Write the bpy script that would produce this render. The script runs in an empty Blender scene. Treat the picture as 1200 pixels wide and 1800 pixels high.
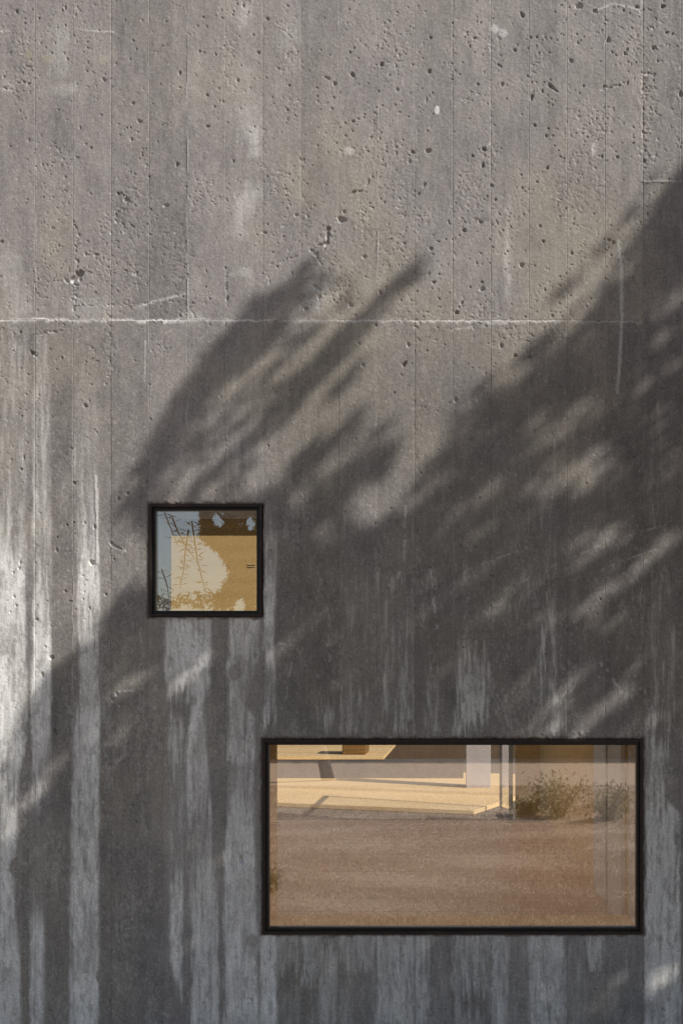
import bpy, bmesh, math, random
import numpy as np
from mathutils import Vector, Matrix

# ------------------------------------------------------------------ camera, sky, sun, exposure
S = 0.0023            # metres per photograph pixel on the face of the wall
D = 4.5               # camera to wall
VX, VY = 790.0, 1205.0
CZ = 1.6
def X(px): return (px - 600.0) * S
def Z(py): return CZ + (VY - py) * S
CX = X(VX)
SUN = Vector((0.673, -0.423, 0.606)).normalized()

scn = bpy.context.scene
cam_d = bpy.data.cameras.new("camera")
cam = bpy.data.objects.new("camera", cam_d)
scn.collection.objects.link(cam)
cam.location = (CX, -D, CZ)
cam.rotation_euler = (math.radians(90), 0, 0)
cam_d.sensor_width = 36.0
cam_d.sensor_fit = 'AUTO'
cam_d.lens = 36.0 * D / (1800 * S)
cam_d.shift_x = -(VX - 600) / 1800.0
cam_d.shift_y = (VY - 900) / 1800.0
cam_d.clip_end = 600
scn.camera = cam

world = bpy.data.worlds.new("World")
scn.world = world
world.use_nodes = True
wn = world.node_tree.nodes; wl = world.node_tree.links
sky = wn.new('ShaderNodeTexSky'); sky.sky_type = 'NISHITA'; sky.sun_disc = False
sky.sun_elevation = math.asin(SUN.z)
sky.sun_rotation = math.atan2(SUN.x, SUN.y)
sky.air_density = 1.0; sky.dust_density = 0.9; sky.ozone_density = 1.0
bgn = wn['Background']; bgn.inputs['Strength'].default_value = 0.088
wl.new(sky.outputs[0], bgn.inputs['Color'])

sun_d = bpy.data.lights.new("sun", 'SUN')
sun_d.energy = 4.6; sun_d.angle = math.radians(0.48); sun_d.color = (1.0, 0.95, 0.885)
sun = bpy.data.objects.new("sun", sun_d)
scn.collection.objects.link(sun)
sun.rotation_euler = (-SUN).to_track_quat('-Z', 'Y').to_euler()
sun.location = (6, -4, 8)

vs = scn.view_settings
scn.display_settings.display_device = 'sRGB'
vs.view_transform = 'Standard'; vs.look = 'None'; vs.exposure = 0.17; vs.gamma = 1.0
vs.use_curve_mapping = False
scn.cycles.use_denoising = True
scn.cycles.denoising_prefilter = 'NONE'
scn.cycles.sample_clamp_indirect = 4.0
scn.cycles.max_bounces = 10
scn.cycles.diffuse_bounces = 5
scn.cycles.transparent_max_bounces = 24

col = scn.collection
rng = np.random.default_rng(7)
random.seed(7)

# ------------------------------------------------------------------ helpers
def tag(o, label=None, cat=None, group=None, kind=None):
    if label: o['label'] = label
    if cat: o['category'] = cat
    if group: o['group'] = group
    if kind: o['kind'] = kind
    return o
def empty(name, loc=(0, 0, 0)):
    o = bpy.data.objects.new(name, None); col.objects.link(o); o.location = loc
    o.empty_display_size = 0.1
    return o
def link(name, me, mat=None, parent=None):
    o = bpy.data.objects.new(name, me); col.objects.link(o)
    if mat is not None and len(me.materials) == 0: me.materials.append(mat)
    if parent is not None:
        o.parent = parent
        if parent.type == 'EMPTY' or True:
            l = Vector((0, 0, 0)); p = parent
            while p is not None:
                l += Vector(p.location); p = p.parent
            o.location = -l
    return o
def from_bm(name, bm, mat=None, parent=None, smooth=False):
    me = bpy.data.meshes.new(name); bm.normal_update(); bm.to_mesh(me); bm.free()
    if smooth:
        me.polygons.foreach_set('use_smooth', [True] * len(me.polygons))
    return link(name, me, mat, parent)
def bbox(bm, x0, x1, y0, y1, z0, z1, rot=0.0, piv=None, bev=0.0):
    g = bmesh.ops.create_cube(bm, size=1.0)
    vsx = g['verts']
    c = Vector(((x0+x1)/2, (y0+y1)/2, (z0+z1)/2))
    for v in vsx:
        v.co = Vector((v.co.x*(x1-x0), v.co.y*(y1-y0), v.co.z*(z1-z0))) + c
    if bev > 0:
        es = list({e for v in vsx for e in v.link_edges})
        r = bmesh.ops.bevel(bm, geom=es, offset=bev, segments=1, affect='EDGES')
        vsx = list({v for f in r['faces'] for v in f.verts} | {v for v in vsx if v.is_valid})
    if rot:
        p = Vector(piv) if piv is not None else c
        bmesh.ops.rotate(bm, cent=p, matrix=Matrix.Rotation(rot, 3, 'Z'), verts=vsx)
def box(name, x0, x1, y0, y1, z0, z1, mat, parent=None, rot=0.0, piv=None, bev=0.0):
    bm = bmesh.new(); bbox(bm, x0, x1, y0, y1, z0, z1, rot, piv, bev)
    return from_bm(name, bm, mat, parent)
def ring(name, x0, x1, z0, z1, w, y0, y1, mat, parent, bev=0.0):
    """rectangular frame: four mitred bars in one mesh"""
    bm = bmesh.new()
    o = [(x0, z0), (x1, z0), (x1, z1), (x0, z1)]
    i = [(x0+w, z0+w), (x1-w, z0+w), (x1-w, z1-w), (x0+w, z1-w)]
    vo0 = [bm.verts.new((a, y0, b)) for a, b in o]; vi0 = [bm.verts.new((a, y0, b)) for a, b in i]
    vo1 = [bm.verts.new((a, y1, b)) for a, b in o]; vi1 = [bm.verts.new((a, y1, b)) for a, b in i]
    for k in range(4):
        n = (k+1) % 4
        bm.faces.new((vo0[k], vo0[n], vi0[n], vi0[k])); bm.faces.new((vo1[n], vo1[k], vi1[k], vi1[n]))
        bm.faces.new((vo0[n], vo0[k], vo1[k], vo1[n])); bm.faces.new((vi0[k], vi0[n], vi1[n], vi1[k]))
    bmesh.ops.recalc_face_normals(bm, faces=bm.faces)
    if bev: bmesh.ops.bevel(bm, geom=bm.edges[:], offset=bev, segments=1, affect='EDGES')
    return from_bm(name, bm, mat, parent)
def slab_with_holes(name, axis_x, axis_z, hole, y0, y1, mat, parent):
    """solid wall in the xz plane, cells of the grid for which hole(i, j) is true are open"""
    bm = bmesh.new(); nx, nz = len(axis_x)-1, len(axis_z)-1
    cache = {}
    def v(i, j, k):
        if (i, j, k) not in cache: cache[(i, j, k)] = bm.verts.new((axis_x[i], (y0, y1)[k], axis_z[j]))
        return cache[(i, j, k)]
    solid = lambda i, j: 0 <= i < nx and 0 <= j < nz and not hole(i, j)
    for i in range(nx):
        for j in range(nz):
            if not solid(i, j): continue
            bm.faces.new((v(i, j, 0), v(i+1, j, 0), v(i+1, j+1, 0), v(i, j+1, 0)))
            bm.faces.new((v(i, j, 1), v(i, j+1, 1), v(i+1, j+1, 1), v(i+1, j, 1)))
            if not solid(i-1, j): bm.faces.new((v(i, j, 0), v(i, j+1, 0), v(i, j+1, 1), v(i, j, 1)))
            if not solid(i+1, j): bm.faces.new((v(i+1, j, 0), v(i+1, j, 1), v(i+1, j+1, 1), v(i+1, j+1, 0)))
            if not solid(i, j-1): bm.faces.new((v(i, j, 0), v(i, j, 1), v(i+1, j, 1), v(i+1, j, 0)))
            if not solid(i, j+1): bm.faces.new((v(i, j+1, 0), v(i+1, j+1, 0), v(i+1, j+1, 1), v(i, j+1, 1)))
    return from_bm(name, bm, mat, parent)
def tube(bm, pts, radii, seg=8):
    pts = [Vector(p) for p in pts]; rings = []
    for k, p in enumerate(pts):
        t = (pts[min(k+1, len(pts)-1)] - pts[max(k-1, 0)]).normalized()
        a = t.orthogonal().normalized() if k == 0 else (prev - t * prev.dot(t)).normalized()
        prev = a; b = t.cross(a)
        rings.append([bm.verts.new(p + (a*math.cos(2*math.pi*s/seg) + b*math.sin(2*math.pi*s/seg)) * radii[k]) for s in range(seg)])
    for k in range(len(pts)-1):
        for s in range(seg):
            n = (s+1) % seg
            bm.faces.new((rings[k][s], rings[k][n], rings[k+1][n], rings[k+1][s]))
    bm.faces.new(rings[0][::-1]); bm.faces.new(rings[-1])
def quads_mesh(name, P):
    """P: (n,4,3) array of quads -> mesh"""
    n = len(P); me = bpy.data.meshes.new(name)
    me.vertices.add(n*4); me.vertices.foreach_set('co', P.reshape(-1).astype(np.float32))
    me.loops.add(n*4); me.loops.foreach_set('vertex_index', np.arange(n*4, dtype=np.int32))
    me.polygons.add(n); me.polygons.foreach_set('loop_start', np.arange(0, n*4, 4, dtype=np.int32))
    me.update(calc_edges=True)
    return me
def leaf_quads(C, length, width, droop=0.0, rg=rng, axis=None):
    """diamond leaves at centres C with random direction"""
    n = len(C)
    a = rg.normal(size=(n, 3))
    if axis is not None: a = a*0.55 + np.asarray(axis)
    a[:, 2] -= droop
    a /= np.linalg.norm(a, axis=1)[:, None]
    b = np.cross(a, rg.normal(size=(n, 3))); b /= np.linalg.norm(b, axis=1)[:, None]
    L = length * rg.uniform(0.7, 1.3, n)[:, None]; W = width * rg.uniform(0.7, 1.3, n)[:, None]
    nrm = np.cross(a, b) * L * 0.08
    return np.stack([C - a*L/2, C + b*W/2 + nrm, C + a*L/2, C - b*W/2 + nrm], axis=1)

# ------------------------------------------------------------------ materials
def mat(name):
    m = bpy.data.materials.new(name); m.use_nodes = True
    return m, m.node_tree.nodes, m.node_tree.links, m.node_tree.nodes['Principled BSDF']
def ramp(nodes, stops):
    r = nodes.new('ShaderNodeValToRGB'); e = r.color_ramp.elements
    while len(e) < len(stops): e.new(0.5)
    for k, (p, c) in enumerate(stops):
        e[k].position = p; e[k].color = (*c, 1)
    return r
def noisy(name, c1, c2, scale=6.0, stretch=(1, 1, 1), rough=0.7, bump=0.0, detail=6.0, per_object=0.0, spec=0.4, bscale=None):
    m, n, l, p = mat(name)
    tc = n.new('ShaderNodeTexCoord'); mp = n.new('ShaderNodeMapping'); mp.inputs['Scale'].default_value = stretch
    l.new(tc.outputs['Object'], mp.inputs[0])
    vec = mp.outputs[0]
    if per_object:
        oi = n.new('ShaderNodeObjectInfo'); ad = n.new('ShaderNodeVectorMath'); ad.operation = 'ADD'
        cm = n.new('ShaderNodeMath'); cm.operation = 'MULTIPLY'; cm.inputs[1].default_value = 37.0
        l.new(oi.outputs['Random'], cm.inputs[0]); l.new(vec, ad.inputs[0]); l.new(cm.outputs[0], ad.inputs[1]); vec = ad.outputs[0]
    nz = n.new('ShaderNodeTexNoise'); nz.inputs['Scale'].default_value = scale; nz.inputs['Detail'].default_value = detail
    nz.inputs['Roughness'].default_value = 0.62
    l.new(vec, nz.inputs['Vector'])
    r = ramp(n, [(0.28, c1), (0.72, c2)]); l.new(nz.outputs[0], r.inputs[0])
    out = r.outputs[0]
    if per_object:
        hs = n.new('ShaderNodeHueSaturation'); mr = n.new('ShaderNodeMapRange')
        mr.inputs['To Min'].default_value = 1 - per_object; mr.inputs['To Max'].default_value = 1 + per_object
        l.new(oi.outputs['Random'], mr.inputs[0]); l.new(mr.outputs[0], hs.inputs['Value']); l.new(out, hs.inputs['Color']); out = hs.outputs[0]
    l.new(out, p.inputs['Base Color'])
    p.inputs['Roughness'].default_value = rough; p.inputs['Specular IOR Level'].default_value = spec
    if bump:
        b = n.new('ShaderNodeBump'); b.inputs['Strength'].default_value = bump; b.inputs['Distance'].default_value = 0.004
        if bscale:
            n2 = n.new('ShaderNodeTexNoise'); n2.inputs['Scale'].default_value = bscale; l.new(vec, n2.inputs['Vector']); l.new(n2.outputs[0], b.inputs['Height'])
        else: l.new(nz.outputs[0], b.inputs['Height'])
        l.new(b.outputs[0], p.inputs['Normal'])
    return m
def leaf_mat(name, c1, c2, transl=0.35):
    m, n, l, p = mat(name)
    tc = n.new('ShaderNodeTexCoord'); nz = n.new('ShaderNodeTexNoise'); nz.inputs['Scale'].default_value = 3.5
    l.new(tc.outputs['Object'], nz.inputs['Vector'])
    r = ramp(n, [(0.3, c1), (0.7, c2)]); l.new(nz.outputs[0], r.inputs[0]); l.new(r.outputs[0], p.inputs['Base Color'])
    p.inputs['Roughness'].default_value = 0.55
    t = n.new('ShaderNodeBsdfTranslucent'); l.new(r.outputs[0], t.inputs['Color'])
    mx = n.new('ShaderNodeMixShader'); mx.inputs[0].default_value = transl
    o = n['Material Output']; l.new(p.outputs[0], mx.inputs[1]); l.new(t.outputs[0], mx.inputs[2]); l.new(mx.outputs[0], o.inputs['Surface'])
    return m

def concrete_material():
    m, n, l, p = mat('board_marked_concrete')
    at = n.new('ShaderNodeAttribute'); at.attribute_name = 'tone'
    tc = n.new('ShaderNodeTexCoord')
    n1 = n.new('ShaderNodeTexNoise'); n1.inputs['Scale'].default_value = 260; n1.inputs['Detail'].default_value = 5; n1.inputs['Roughness'].default_value = 0.7
    l.new(tc.outputs['Object'], n1.inputs['Vector'])
    mp = n.new('ShaderNodeMapping'); mp.inputs['Scale'].default_value = (1, 1, 0.05); l.new(tc.outputs['Object'], mp.inputs[0])
    n2 = n.new('ShaderNodeTexNoise'); n2.inputs['Scale'].default_value = 300; n2.inputs['Detail'].default_value = 4
    l.new(mp.outputs[0], n2.inputs['Vector'])
    a = n.new('ShaderNodeMath'); a.operation = 'ADD'; l.new(n1.outputs[0], a.inputs[0])
    h2 = n.new('ShaderNodeMath'); h2.operation = 'MULTIPLY_ADD'; h2.inputs[1].default_value = 0.35; h2.inputs[2].default_value = 0.325
    l.new(n2.outputs[0], h2.inputs[0]); l.new(h2.outputs[0], a.inputs[1])
    mr = n.new('ShaderNodeMapRange'); mr.inputs['From Min'].default_value = 0.5; mr.inputs['From Max'].default_value = 1.5
    mr.inputs['To Min'].default_value = 0.25; mr.inputs['To Max'].default_value = 1.75
    l.new(a.outputs[0], mr.inputs[0])
    mu = n.new('ShaderNodeVectorMath'); mu.operation = 'SCALE'; l.new(at.outputs['Color'], mu.inputs[0]); l.new(mr.outputs[0], mu.inputs['Scale'])
    l.new(mu.outputs[0], p.inputs['Base Color'])
    p.inputs['Roughness'].default_value = 0.72; p.inputs['Specular IOR Level'].default_value = 0.35
    b = n.new('ShaderNodeBump'); b.inputs['Strength'].default_value = 0.5; b.inputs['Distance'].default_value = 0.0011
    l.new(a.outputs[0], b.inputs['Height']); l.new(b.outputs[0], p.inputs['Normal'])
    return m
M_CONC = concrete_material()
M_CORE = noisy('rough_concrete', (0.2, 0.19, 0.18), (0.3, 0.285, 0.27), 8, bump=0.4)
M_FRAME = noisy('rusty_brown_steel', (0.007, 0.005, 0.004), (0.032, 0.016, 0.010), 35, rough=0.5, bump=0.3)
M_BLACK = noisy('black_gasket', (0.006, 0.006, 0.007), (0.014, 0.013, 0.013), 40, rough=0.35)
M_WHITE = noisy('white_plaster', (0.72, 0.71, 0.70), (0.82, 0.81, 0.80), 5, rough=0.8, bump=0.1)
M_BROWN = noisy('brown_boarding', (0.13, 0.085, 0.05), (0.20, 0.135, 0.085), 6, stretch=(6, 1, .6), rough=0.8)
M_PALE = noisy('pale_lilac_render', (0.40, 0.38, 0.40), (0.48, 0.46, 0.48), 5, rough=0.85, bump=0.1)
M_TAN = noisy('tan_plywood', (0.68, 0.45, 0.18), (0.80, 0.54, 0.23), 3, stretch=(0.6, 1, 4), rough=0.6)
M_CEIL = noisy('brown_ceiling_board', (0.13, 0.07, 0.022), (0.24, 0.135, 0.045), 4, stretch=(0.7, 8, 8), rough=0.5, per_object=0.25)
M_FLOOR = noisy('oiled_timber_floor', (0.48, 0.32, 0.195), (0.58, 0.405, 0.26), 3, stretch=(0.8, 9, 1), rough=0.45, per_object=0.06)
M_DECK = noisy('pale_timber_deck', (0.84, 0.57, 0.27), (0.92, 0.69, 0.38), 5, stretch=(0.5, 9, 3), rough=0.6, per_object=0.12)
M_DARKC = noisy('charcoal_concrete', (0.10, 0.09, 0.085), (0.16, 0.145, 0.14), 6, rough=0.85, bump=0.3)
M_GRAVEL = noisy('dark_gravel', (0.10, 0.085, 0.07), (0.22, 0.19, 0.155), 60, rough=0.9, bump=0.8)
M_STEEL = noisy('pale_aluminium', (0.45, 0.46, 0.46), (0.58, 0.59, 0.60), 20, rough=0.35)
M_BARK = noisy('grey_bark', (0.06, 0.045, 0.035), (0.16, 0.125, 0.10), 14, stretch=(1, 1, 0.25), rough=0.9, bump=0.9)
M_LEAF = leaf_mat('shade_leaf', (0.035, 0.06, 0.022), (0.075, 0.11, 0.04))
M_LEAF2 = leaf_mat('garden_leaf', (0.03, 0.045, 0.018), (0.065, 0.085, 0.035), 0.25)
M_HEDGE = leaf_mat('dry_hedge_leaf', (0.10, 0.08, 0.045), (0.19, 0.15, 0.085))
M_SHRUB = leaf_mat('olive_leaf', (0.24, 0.21, 0.12), (0.42, 0.36, 0.22), 0.6)
M_GRASS = noisy('dry_grass', (0.50, 0.365, 0.26), (0.68, 0.52, 0.385), 5, rough=0.85, detail=8)
M_LAWN = noisy('dry_lawn_soil', (0.42, 0.30, 0.21), (0.62, 0.475, 0.35), 9, stretch=(1, 1, 1), rough=0.95, bump=0.9, detail=12, bscale=120)
def glass_material(name, base_r, tint):
    m, n, l, p = mat(name); n.remove(p); o = n['Material Output']
    lw = n.new('ShaderNodeLayerWeight'); lw.inputs['Blend'].default_value = 0.5
    pw = n.new('ShaderNodeMath'); pw.operation = 'POWER'; pw.inputs[1].default_value = 5; l.new(lw.outputs['Facing'], pw.inputs[0])
    ma = n.new('ShaderNodeMath'); ma.operation = 'MULTIPLY_ADD'; ma.inputs[1].default_value = 1 - base_r; ma.inputs[2].default_value = base_r
    l.new(pw.outputs[0], ma.inputs[0])
    tr = n.new('ShaderNodeBsdfTransparent'); tr.inputs[0].default_value = (*tint, 1)
    gl = n.new('ShaderNodeBsdfGlossy'); gl.inputs['Color'].default_value = (1, 1, 1, 1); gl.inputs['Roughness'].default_value = 0.0
    mx = n.new('ShaderNodeMixShader'); l.new(ma.outputs[0], mx.inputs[0]); l.new(tr.outputs[0], mx.inputs[1]); l.new(gl.outputs[0], mx.inputs[2])
    l.new(mx.outputs[0], o.inputs['Surface'])
    return m
M_GLASS = glass_material('coated_window_glass', 0.25, (0.97, 0.95, 0.92))
M_GLASS2 = glass_material('clear_door_glass', 0.05, (0.95, 0.97, 0.97))
def frosted():
    m, n, l, p = mat('added_diffuser_glass'); n.remove(p); o = n['Material Output']  # diffuser of the roof panels added to fill the room with light
    t = n.new('ShaderNodeBsdfTranslucent'); t.inputs[0].default_value = (0.93, 0.92, 0.90, 1)
    l.new(t.outputs[0], o.inputs['Surface'])
    return m
M_FROST = frosted()

# ------------------------------------------------------------------ the surface of the wall, authored on a raster in wall coordinates
PX0, PX1, PY0, PY1 = -560, 1760, -120, 1960
CW, CH = PX1 - PX0, PY1 - PY0
def vnoise(sx, sy, w=CW, h=CH):
    gw, gh = int(w/sx) + 4, int(h/sy) + 4
    g = rng.random((gh, gw)).astype(np.float32)
    xs = np.arange(w, dtype=np.float32)/sx; ys = np.arange(h, dtype=np.float32)/sy
    ix = xs.astype(int); iy = ys.astype(int); fx = xs-ix; fy = ys-iy
    fx = fx*fx*(3-2*fx); fy = fy*fy*(3-2*fy)
    r = g[iy]*(1-fy)[:, None] + g[iy+1]*fy[:, None]
    return r[:, ix]*(1-fx) + r[:, ix+1]*fx
def fbm(sx, sy, octs=4, gain=0.55):
    t = np.zeros((CH, CW), np.float32); a = 1.0; n = 0.0
    for k in range(octs):
        t += a*vnoise(max(sx/2**k, 1.0), max(sy/2**k, 1.0)); n += a; a *= gain
    return t/n
gx = np.arange(PX0, PX1, dtype=np.float32); gy = np.arange(PY0, PY1, dtype=np.float32)
H = np.zeros((CH, CW), np.float32)        # relief in millimetres, outwards positive
Lt = np.zeros((CH, CW), np.float32)       # pale laitance, 0..1
Dk = np.zeros((CH, CW), np.float32)       # browner, darker cement, 0..1
Wh = np.zeros((CH, CW), np.float32)       # lime crust / exposed pale aggregate, sunlit pit rims painted in
def sl(x0, x1, y0, y1):
    a, b = max(int(x0)-PX0, 0), min(int(x1)-PX0+1, CW); c, d = max(int(y0)-PY0, 0), min(int(y1)-PY0+1, CH)
    return slice(c, max(d, c)), slice(a, max(b, a))
def sstep(x): 
    x = np.clip(x, 0, 1); return x*x*(3-2*x)
N1 = fbm(5, 5, 2); NV = fbm(5, 70, 3); NV2 = fbm(3, 26, 3); NB = fbm(60, 90, 4); NM = fbm(14, 22, 4); NBIG = fbm(220, 260, 3)

PITCH = 66.7
SEAMS = [62 + PITCH*k for k in range(-9, 26)]
# ground tone and grain
NF = rng.random((CH, CW)).astype(np.float32)
NF = (NF + np.roll(NF, 1, 0) + np.roll(NF, 1, 1) + np.roll(NF, (1, 1), (0, 1)))/4
H += (N1-0.5)*1.0 + (NF-.5)*1.5 + (NV2-0.5)*0.22 + (NB-0.5)*1.6
upper = (gy < 563)[:, None].astype(np.float32)
H += upper * (NM-0.5)*1.3

def pit(cx, cy, rx, ry, depth, ang=0.0, bright=0.0, wob=0.25):
    R = max(rx, ry)*1.7 + 2
    s = sl(cx-R, cx+R, cy-R, cy+R)
    yy = gy[s[0]][:, None]-cy; xx = gx[s[1]][None, :]-cx
    if yy.size == 0 or xx.size == 0: return
    c, sn = math.cos(ang), math.sin(ang)
    u = (xx*c + yy*sn)/rx; v = (-xx*sn + yy*c)/ry
    th = np.arctan2(v, u); r = np.sqrt(u*u+v*v)
    p1, p2, p3 = rng.uniform(0, 6.28, 3)
    r = r/(1 + wob*np.sin(2*th+p1) + wob*0.8*np.sin(3*th+p2) + wob*0.5*np.sin(5*th+p3))
    k = sstep((1.15-r)/0.55)
    H[s] = np.minimum(H[s], H[s]*(1-k) - depth*k)
    if bright: Wh[s] = np.maximum(Wh[s], bright*sstep((1.25-r)/0.4)*(0.5+0.5*(xx < yy)))  # pale aggregate, with the sun-facing lower-left rim painted brighter
def poly_dist(s, pts):
    yy = gy[s[0]][:, None]; xx = gx[s[1]][None, :]
    d = np.full((yy.shape[0], xx.shape[1]), 1e6, np.float32); tt = np.zeros_like(d); n = len(pts)-1
    for k in range(n):
        ax, ay = pts[k]; bx, by = pts[k+1]; ex, ey = bx-ax, by-ay; q = ex*ex+ey*ey + 1e-6
        t = np.clip(((xx-ax)*ex + (yy-ay)*ey)/q, 0, 1)
        dd = np.hypot(xx-(ax+t*ex), yy-(ay+t*ey)); w = dd < d
        d = np.where(w, dd, d); tt = np.where(w, (k+t)/n, tt)
    return d, tt
def line(pts, w, depth=0.0, white=0.0, jag=1.5, gaps=0.0, light=0.0):
    xs = [p[0] for p in pts]; ys = [p[1] for p in pts]
    s = sl(min(xs)-w-6, max(xs)+w+6, min(ys)-w-6, max(ys)+w+6)
    d, t = poly_dist(s, pts)
    d = d + (N1[s]-0.5)*2*jag + (NM[s]-0.5)*2*jag
    k = sstep((w-d)/max(w*0.8, 1.0)+0.3)*(d < w)
    if gaps: k = k*sstep((NM[s]-gaps)/0.08)
    H[s] -= depth*k
    if white: Wh[s] = np.maximum(Wh[s], white*k)
    if light: Lt[s] = np.maximum(Lt[s], light*k)
def patch(arr, cx, cy, rx, ry, s_, soft=0.5, noise=0.6, ang=0.0):
    R = max(rx, ry)*1.6
    s = sl(cx-R, cx+R, cy-R, cy+R); yy = gy[s[0]][:, None]-cy; xx = gx[s[1]][None, :]-cx
    c, sn = math.cos(ang), math.sin(ang)
    r = np.hypot((xx*c+yy*sn)/rx, (-xx*sn+yy*c)/ry) + (NM[s]-0.5)*noise
    arr[s] = np.maximum(arr[s], s_*sstep((1-r)/soft+0.3))
def unpatch(arr, cx, cy, rx, ry, s_=1.0, soft=0.25, ang=0.0, noise=0.4):
    R = max(rx, ry)*1.6
    s = sl(cx-R, cx+R, cy-R, cy+R); yy = gy[s[0]][:, None]-cy; xx = gx[s[1]][None, :]-cx
    c, sn = math.cos(ang), math.sin(ang)
    r = np.hypot((xx*c+yy*sn)/rx, (-xx*sn+yy*c)/ry) + (NM[s]-0.5)*noise
    arr[s] *= 1 - s_*sstep((1-r)/soft+0.3)
def band(rows, arr=None, soft=8.0, patchy=0.55, edge=5.0):
    """vertical stain: rows of (y, x_left, x_right, strength)"""
    arr = Lt if arr is None else arr
    ys = [r[0] for r in rows]
    y0, y1 = ys[0], ys[-1]
    s = sl(min(r[1] for r in rows)-12, max(r[2] for r in rows)+12, y0, y1)
    yy = gy[s[0]]
    xl = np.interp(yy, ys, [r[1] for r in rows])[:, None]; xr = np.interp(yy, ys, [r[2] for r in rows])[:, None]
    st = np.interp(yy, ys, [r[3] for r in rows])[:, None]
    xx = gx[s[1]][None, :]
    wob = (NB[s]-0.5)*edge*2 + (NM[s]-0.5)*5 + (NV2[s]-.5)*5
    k = sstep((xx-xl+wob)/soft+0.5)*sstep((xr-xx+wob*0.7)/soft+0.5)
    thr = 1 - st
    g = 0.55*NV[s] + 0.45*NV2[s]
    g = (g-0.5)*1.5 + 0.5
    pm = sstep((g - thr*0.9 + 0.18)/0.34)
    val = st*(1-patchy) + patchy*pm*np.minimum(1, st*1.25)
    rag = (NV2[s]-.5)*70 + (NV[s]-.5)*60
    if y0 not in (1086, 1088, 1645): k = k*sstep((yy[:, None]-y0+rag)/34)
    if y1 < 1900: k = k*sstep((y1-yy[:, None]+rag)/34)
    arr[s] = np.maximum(arr[s], k*val)

# --- pale and dark streaks below the lift joint
band([(575,0,54,.22),(760,-4,52,.3),(900,-4,50,.35),(950,-4,46,.5),(1000,-4,45,.9),(1160,-4,46,.85),(1300,-4,48,.95),(1345,-4,38,.72),(1400,-4,32,.62),(1460,-4,30,.78),(1500,-4,27,.82),(1560,-4,24,.85),(1600,-4,28,.8),(1700,-4,35,.8),(1960,-4,38,.75)], edge=3)
band([(585,62,80,.15),(640,60,86,.32),(860,58,88,.4),(1000,58,90,.5),(1100,58,88,.6),(1150,58,90,.92),(1260,57,90,.85),(1360,56,88,.6),(1430,55,80,.35),(1440,55,80,.12),(1575,54,77,.15),(1640,54,77,.75),(1960,53,77,.82)], edge=2)
band([(640,132,170,.12),(780,130,172,.25),(960,136,174,.5),(1010,138,175,.8),(1090,139,175,.55),(1140,140,175,.6),(1240,138,176,.66),(1270,132,176,.85),(1340,128,175,.82),(1400,126,174,.7),(1530,128,174,.66),(1545,124,173,.9),(1960,123,172,.88)], edge=2.5)
band([(1086,290,370,.5),(1096,290,370,.88),(1195,291,369,.82),(1215,294,366,.6),(1250,297,362,.42)], edge=2)
band([(1240,297,322,.5),(1340,297,322,.55),(1372,303,322,.35),(1385,303,322,.18),(1420,302,321,.3),(1505,300,321,.35),(1585,299,321,.8),(1690,300,321,.75),(1770,314,321,.6)], edge=3)
band([(1195,340,354,.7),(1265,331,362,.78),(1335,326,364,.74),(1420,327,372,.6),(1440,330,374,.42),(1500,333,376,.42),(1590,338,384,.65),(1690,337,386,.7),(1960,330,388,.72)], edge=4)
band([(1088,404,456,.62),(1150,406,456,.72),(1168,398,450,.55),(1240,402,430,.65),(1262,403,448,.62),(1335,401,447,.7),(1350,405,446,.45),(1380,404,446,.45),(1440,399,446,.66),(1500,396,447,.82),(1600,394,452,.85),(1960,390,456,.85)], edge=4)
band([(890,462,484,.2),(960,463,486,.35),(1030,464,485,.65),(1090,462,482,.72),(1155,462,482,.6),(1180,462,484,.3),(1245,461,484,.4),(1275,461,485,.6),(1292,461,484,.3)], edge=2.5)
band([(1645,458,486,.88),(1960,457,486,.85)], edge=1.5)
rb = np.random.default_rng(21)
for _ in range(26):                      # the same kind of streaks on the wall beyond both edges of the picture
    a_ = rb.uniform(-550, -40) if rb.random() < .5 else rb.uniform(1215, 1720); y_ = rb.uniform(700, 1500); w_ = rb.uniform(14, 44); q_ = rb.uniform(.3, .85)
    band([(y_, a_, a_+w_, q_*.5), (y_+140, a_, a_+w_, q_), (1960, a_-4, a_+w_, q_)], edge=4)
unpatch(Lt, 41, 1524, 24, 24); unpatch(Lt, 39, 1575, 12, 26)
unpatch(Lt, 176, 1716, 8, 13); unpatch(Lt, 413, 1182, 14, 15, .8, soft=.5); unpatch(Lt, 430, 1225, 9, 30, .6, ang=-0.25, soft=.6); unpatch(Lt, 445, 1654, 13, 15, .7, soft=.5); unpatch(Lt, 450, 1676, 6, 22, .6, ang=-0.3, soft=.5)
unpatch(Lt, 388, 1660, 5, 60, .8)
# right of and under the wide window
band([(1290,1136,1180,.4),(1400,1136,1165,.5),(1430,1134,1194,.66),(1640,1133,1194,.74),(1800,1131,1197,.72),(1960,1131,1197,.7)], edge=3)
for (a, b, y0, y1, st) in [(488,528,1645,1725,.42),(488,505,1725,1960,.18),(506,530,1725,1960,.25),(530,560,1645,1735,.66),(562,592,1650,1960,.62),(594,660,1645,1715,.62),(594,615,1715,1960,.45),(615,660,1715,1775,.22),(660,726,1645,1960,.68),(728,756,1645,1960,.66),(757,790,1645,1960,.24),(792,858,1645,1765,.64),(795,850,1765,1960,.5),(862,892,1645,1960,.72),(893,926,1645,1960,.28),(929,993,1645,1960,.8),(996,1030,1645,1960,.34),(1030,1062,1645,1708,.62),(1062,1128,1645,1960,.24)]:
    band([(y0,a,b,st*.85),(y1,a,b,st*.8)], edge=6, patchy=.45, soft=13)
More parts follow.
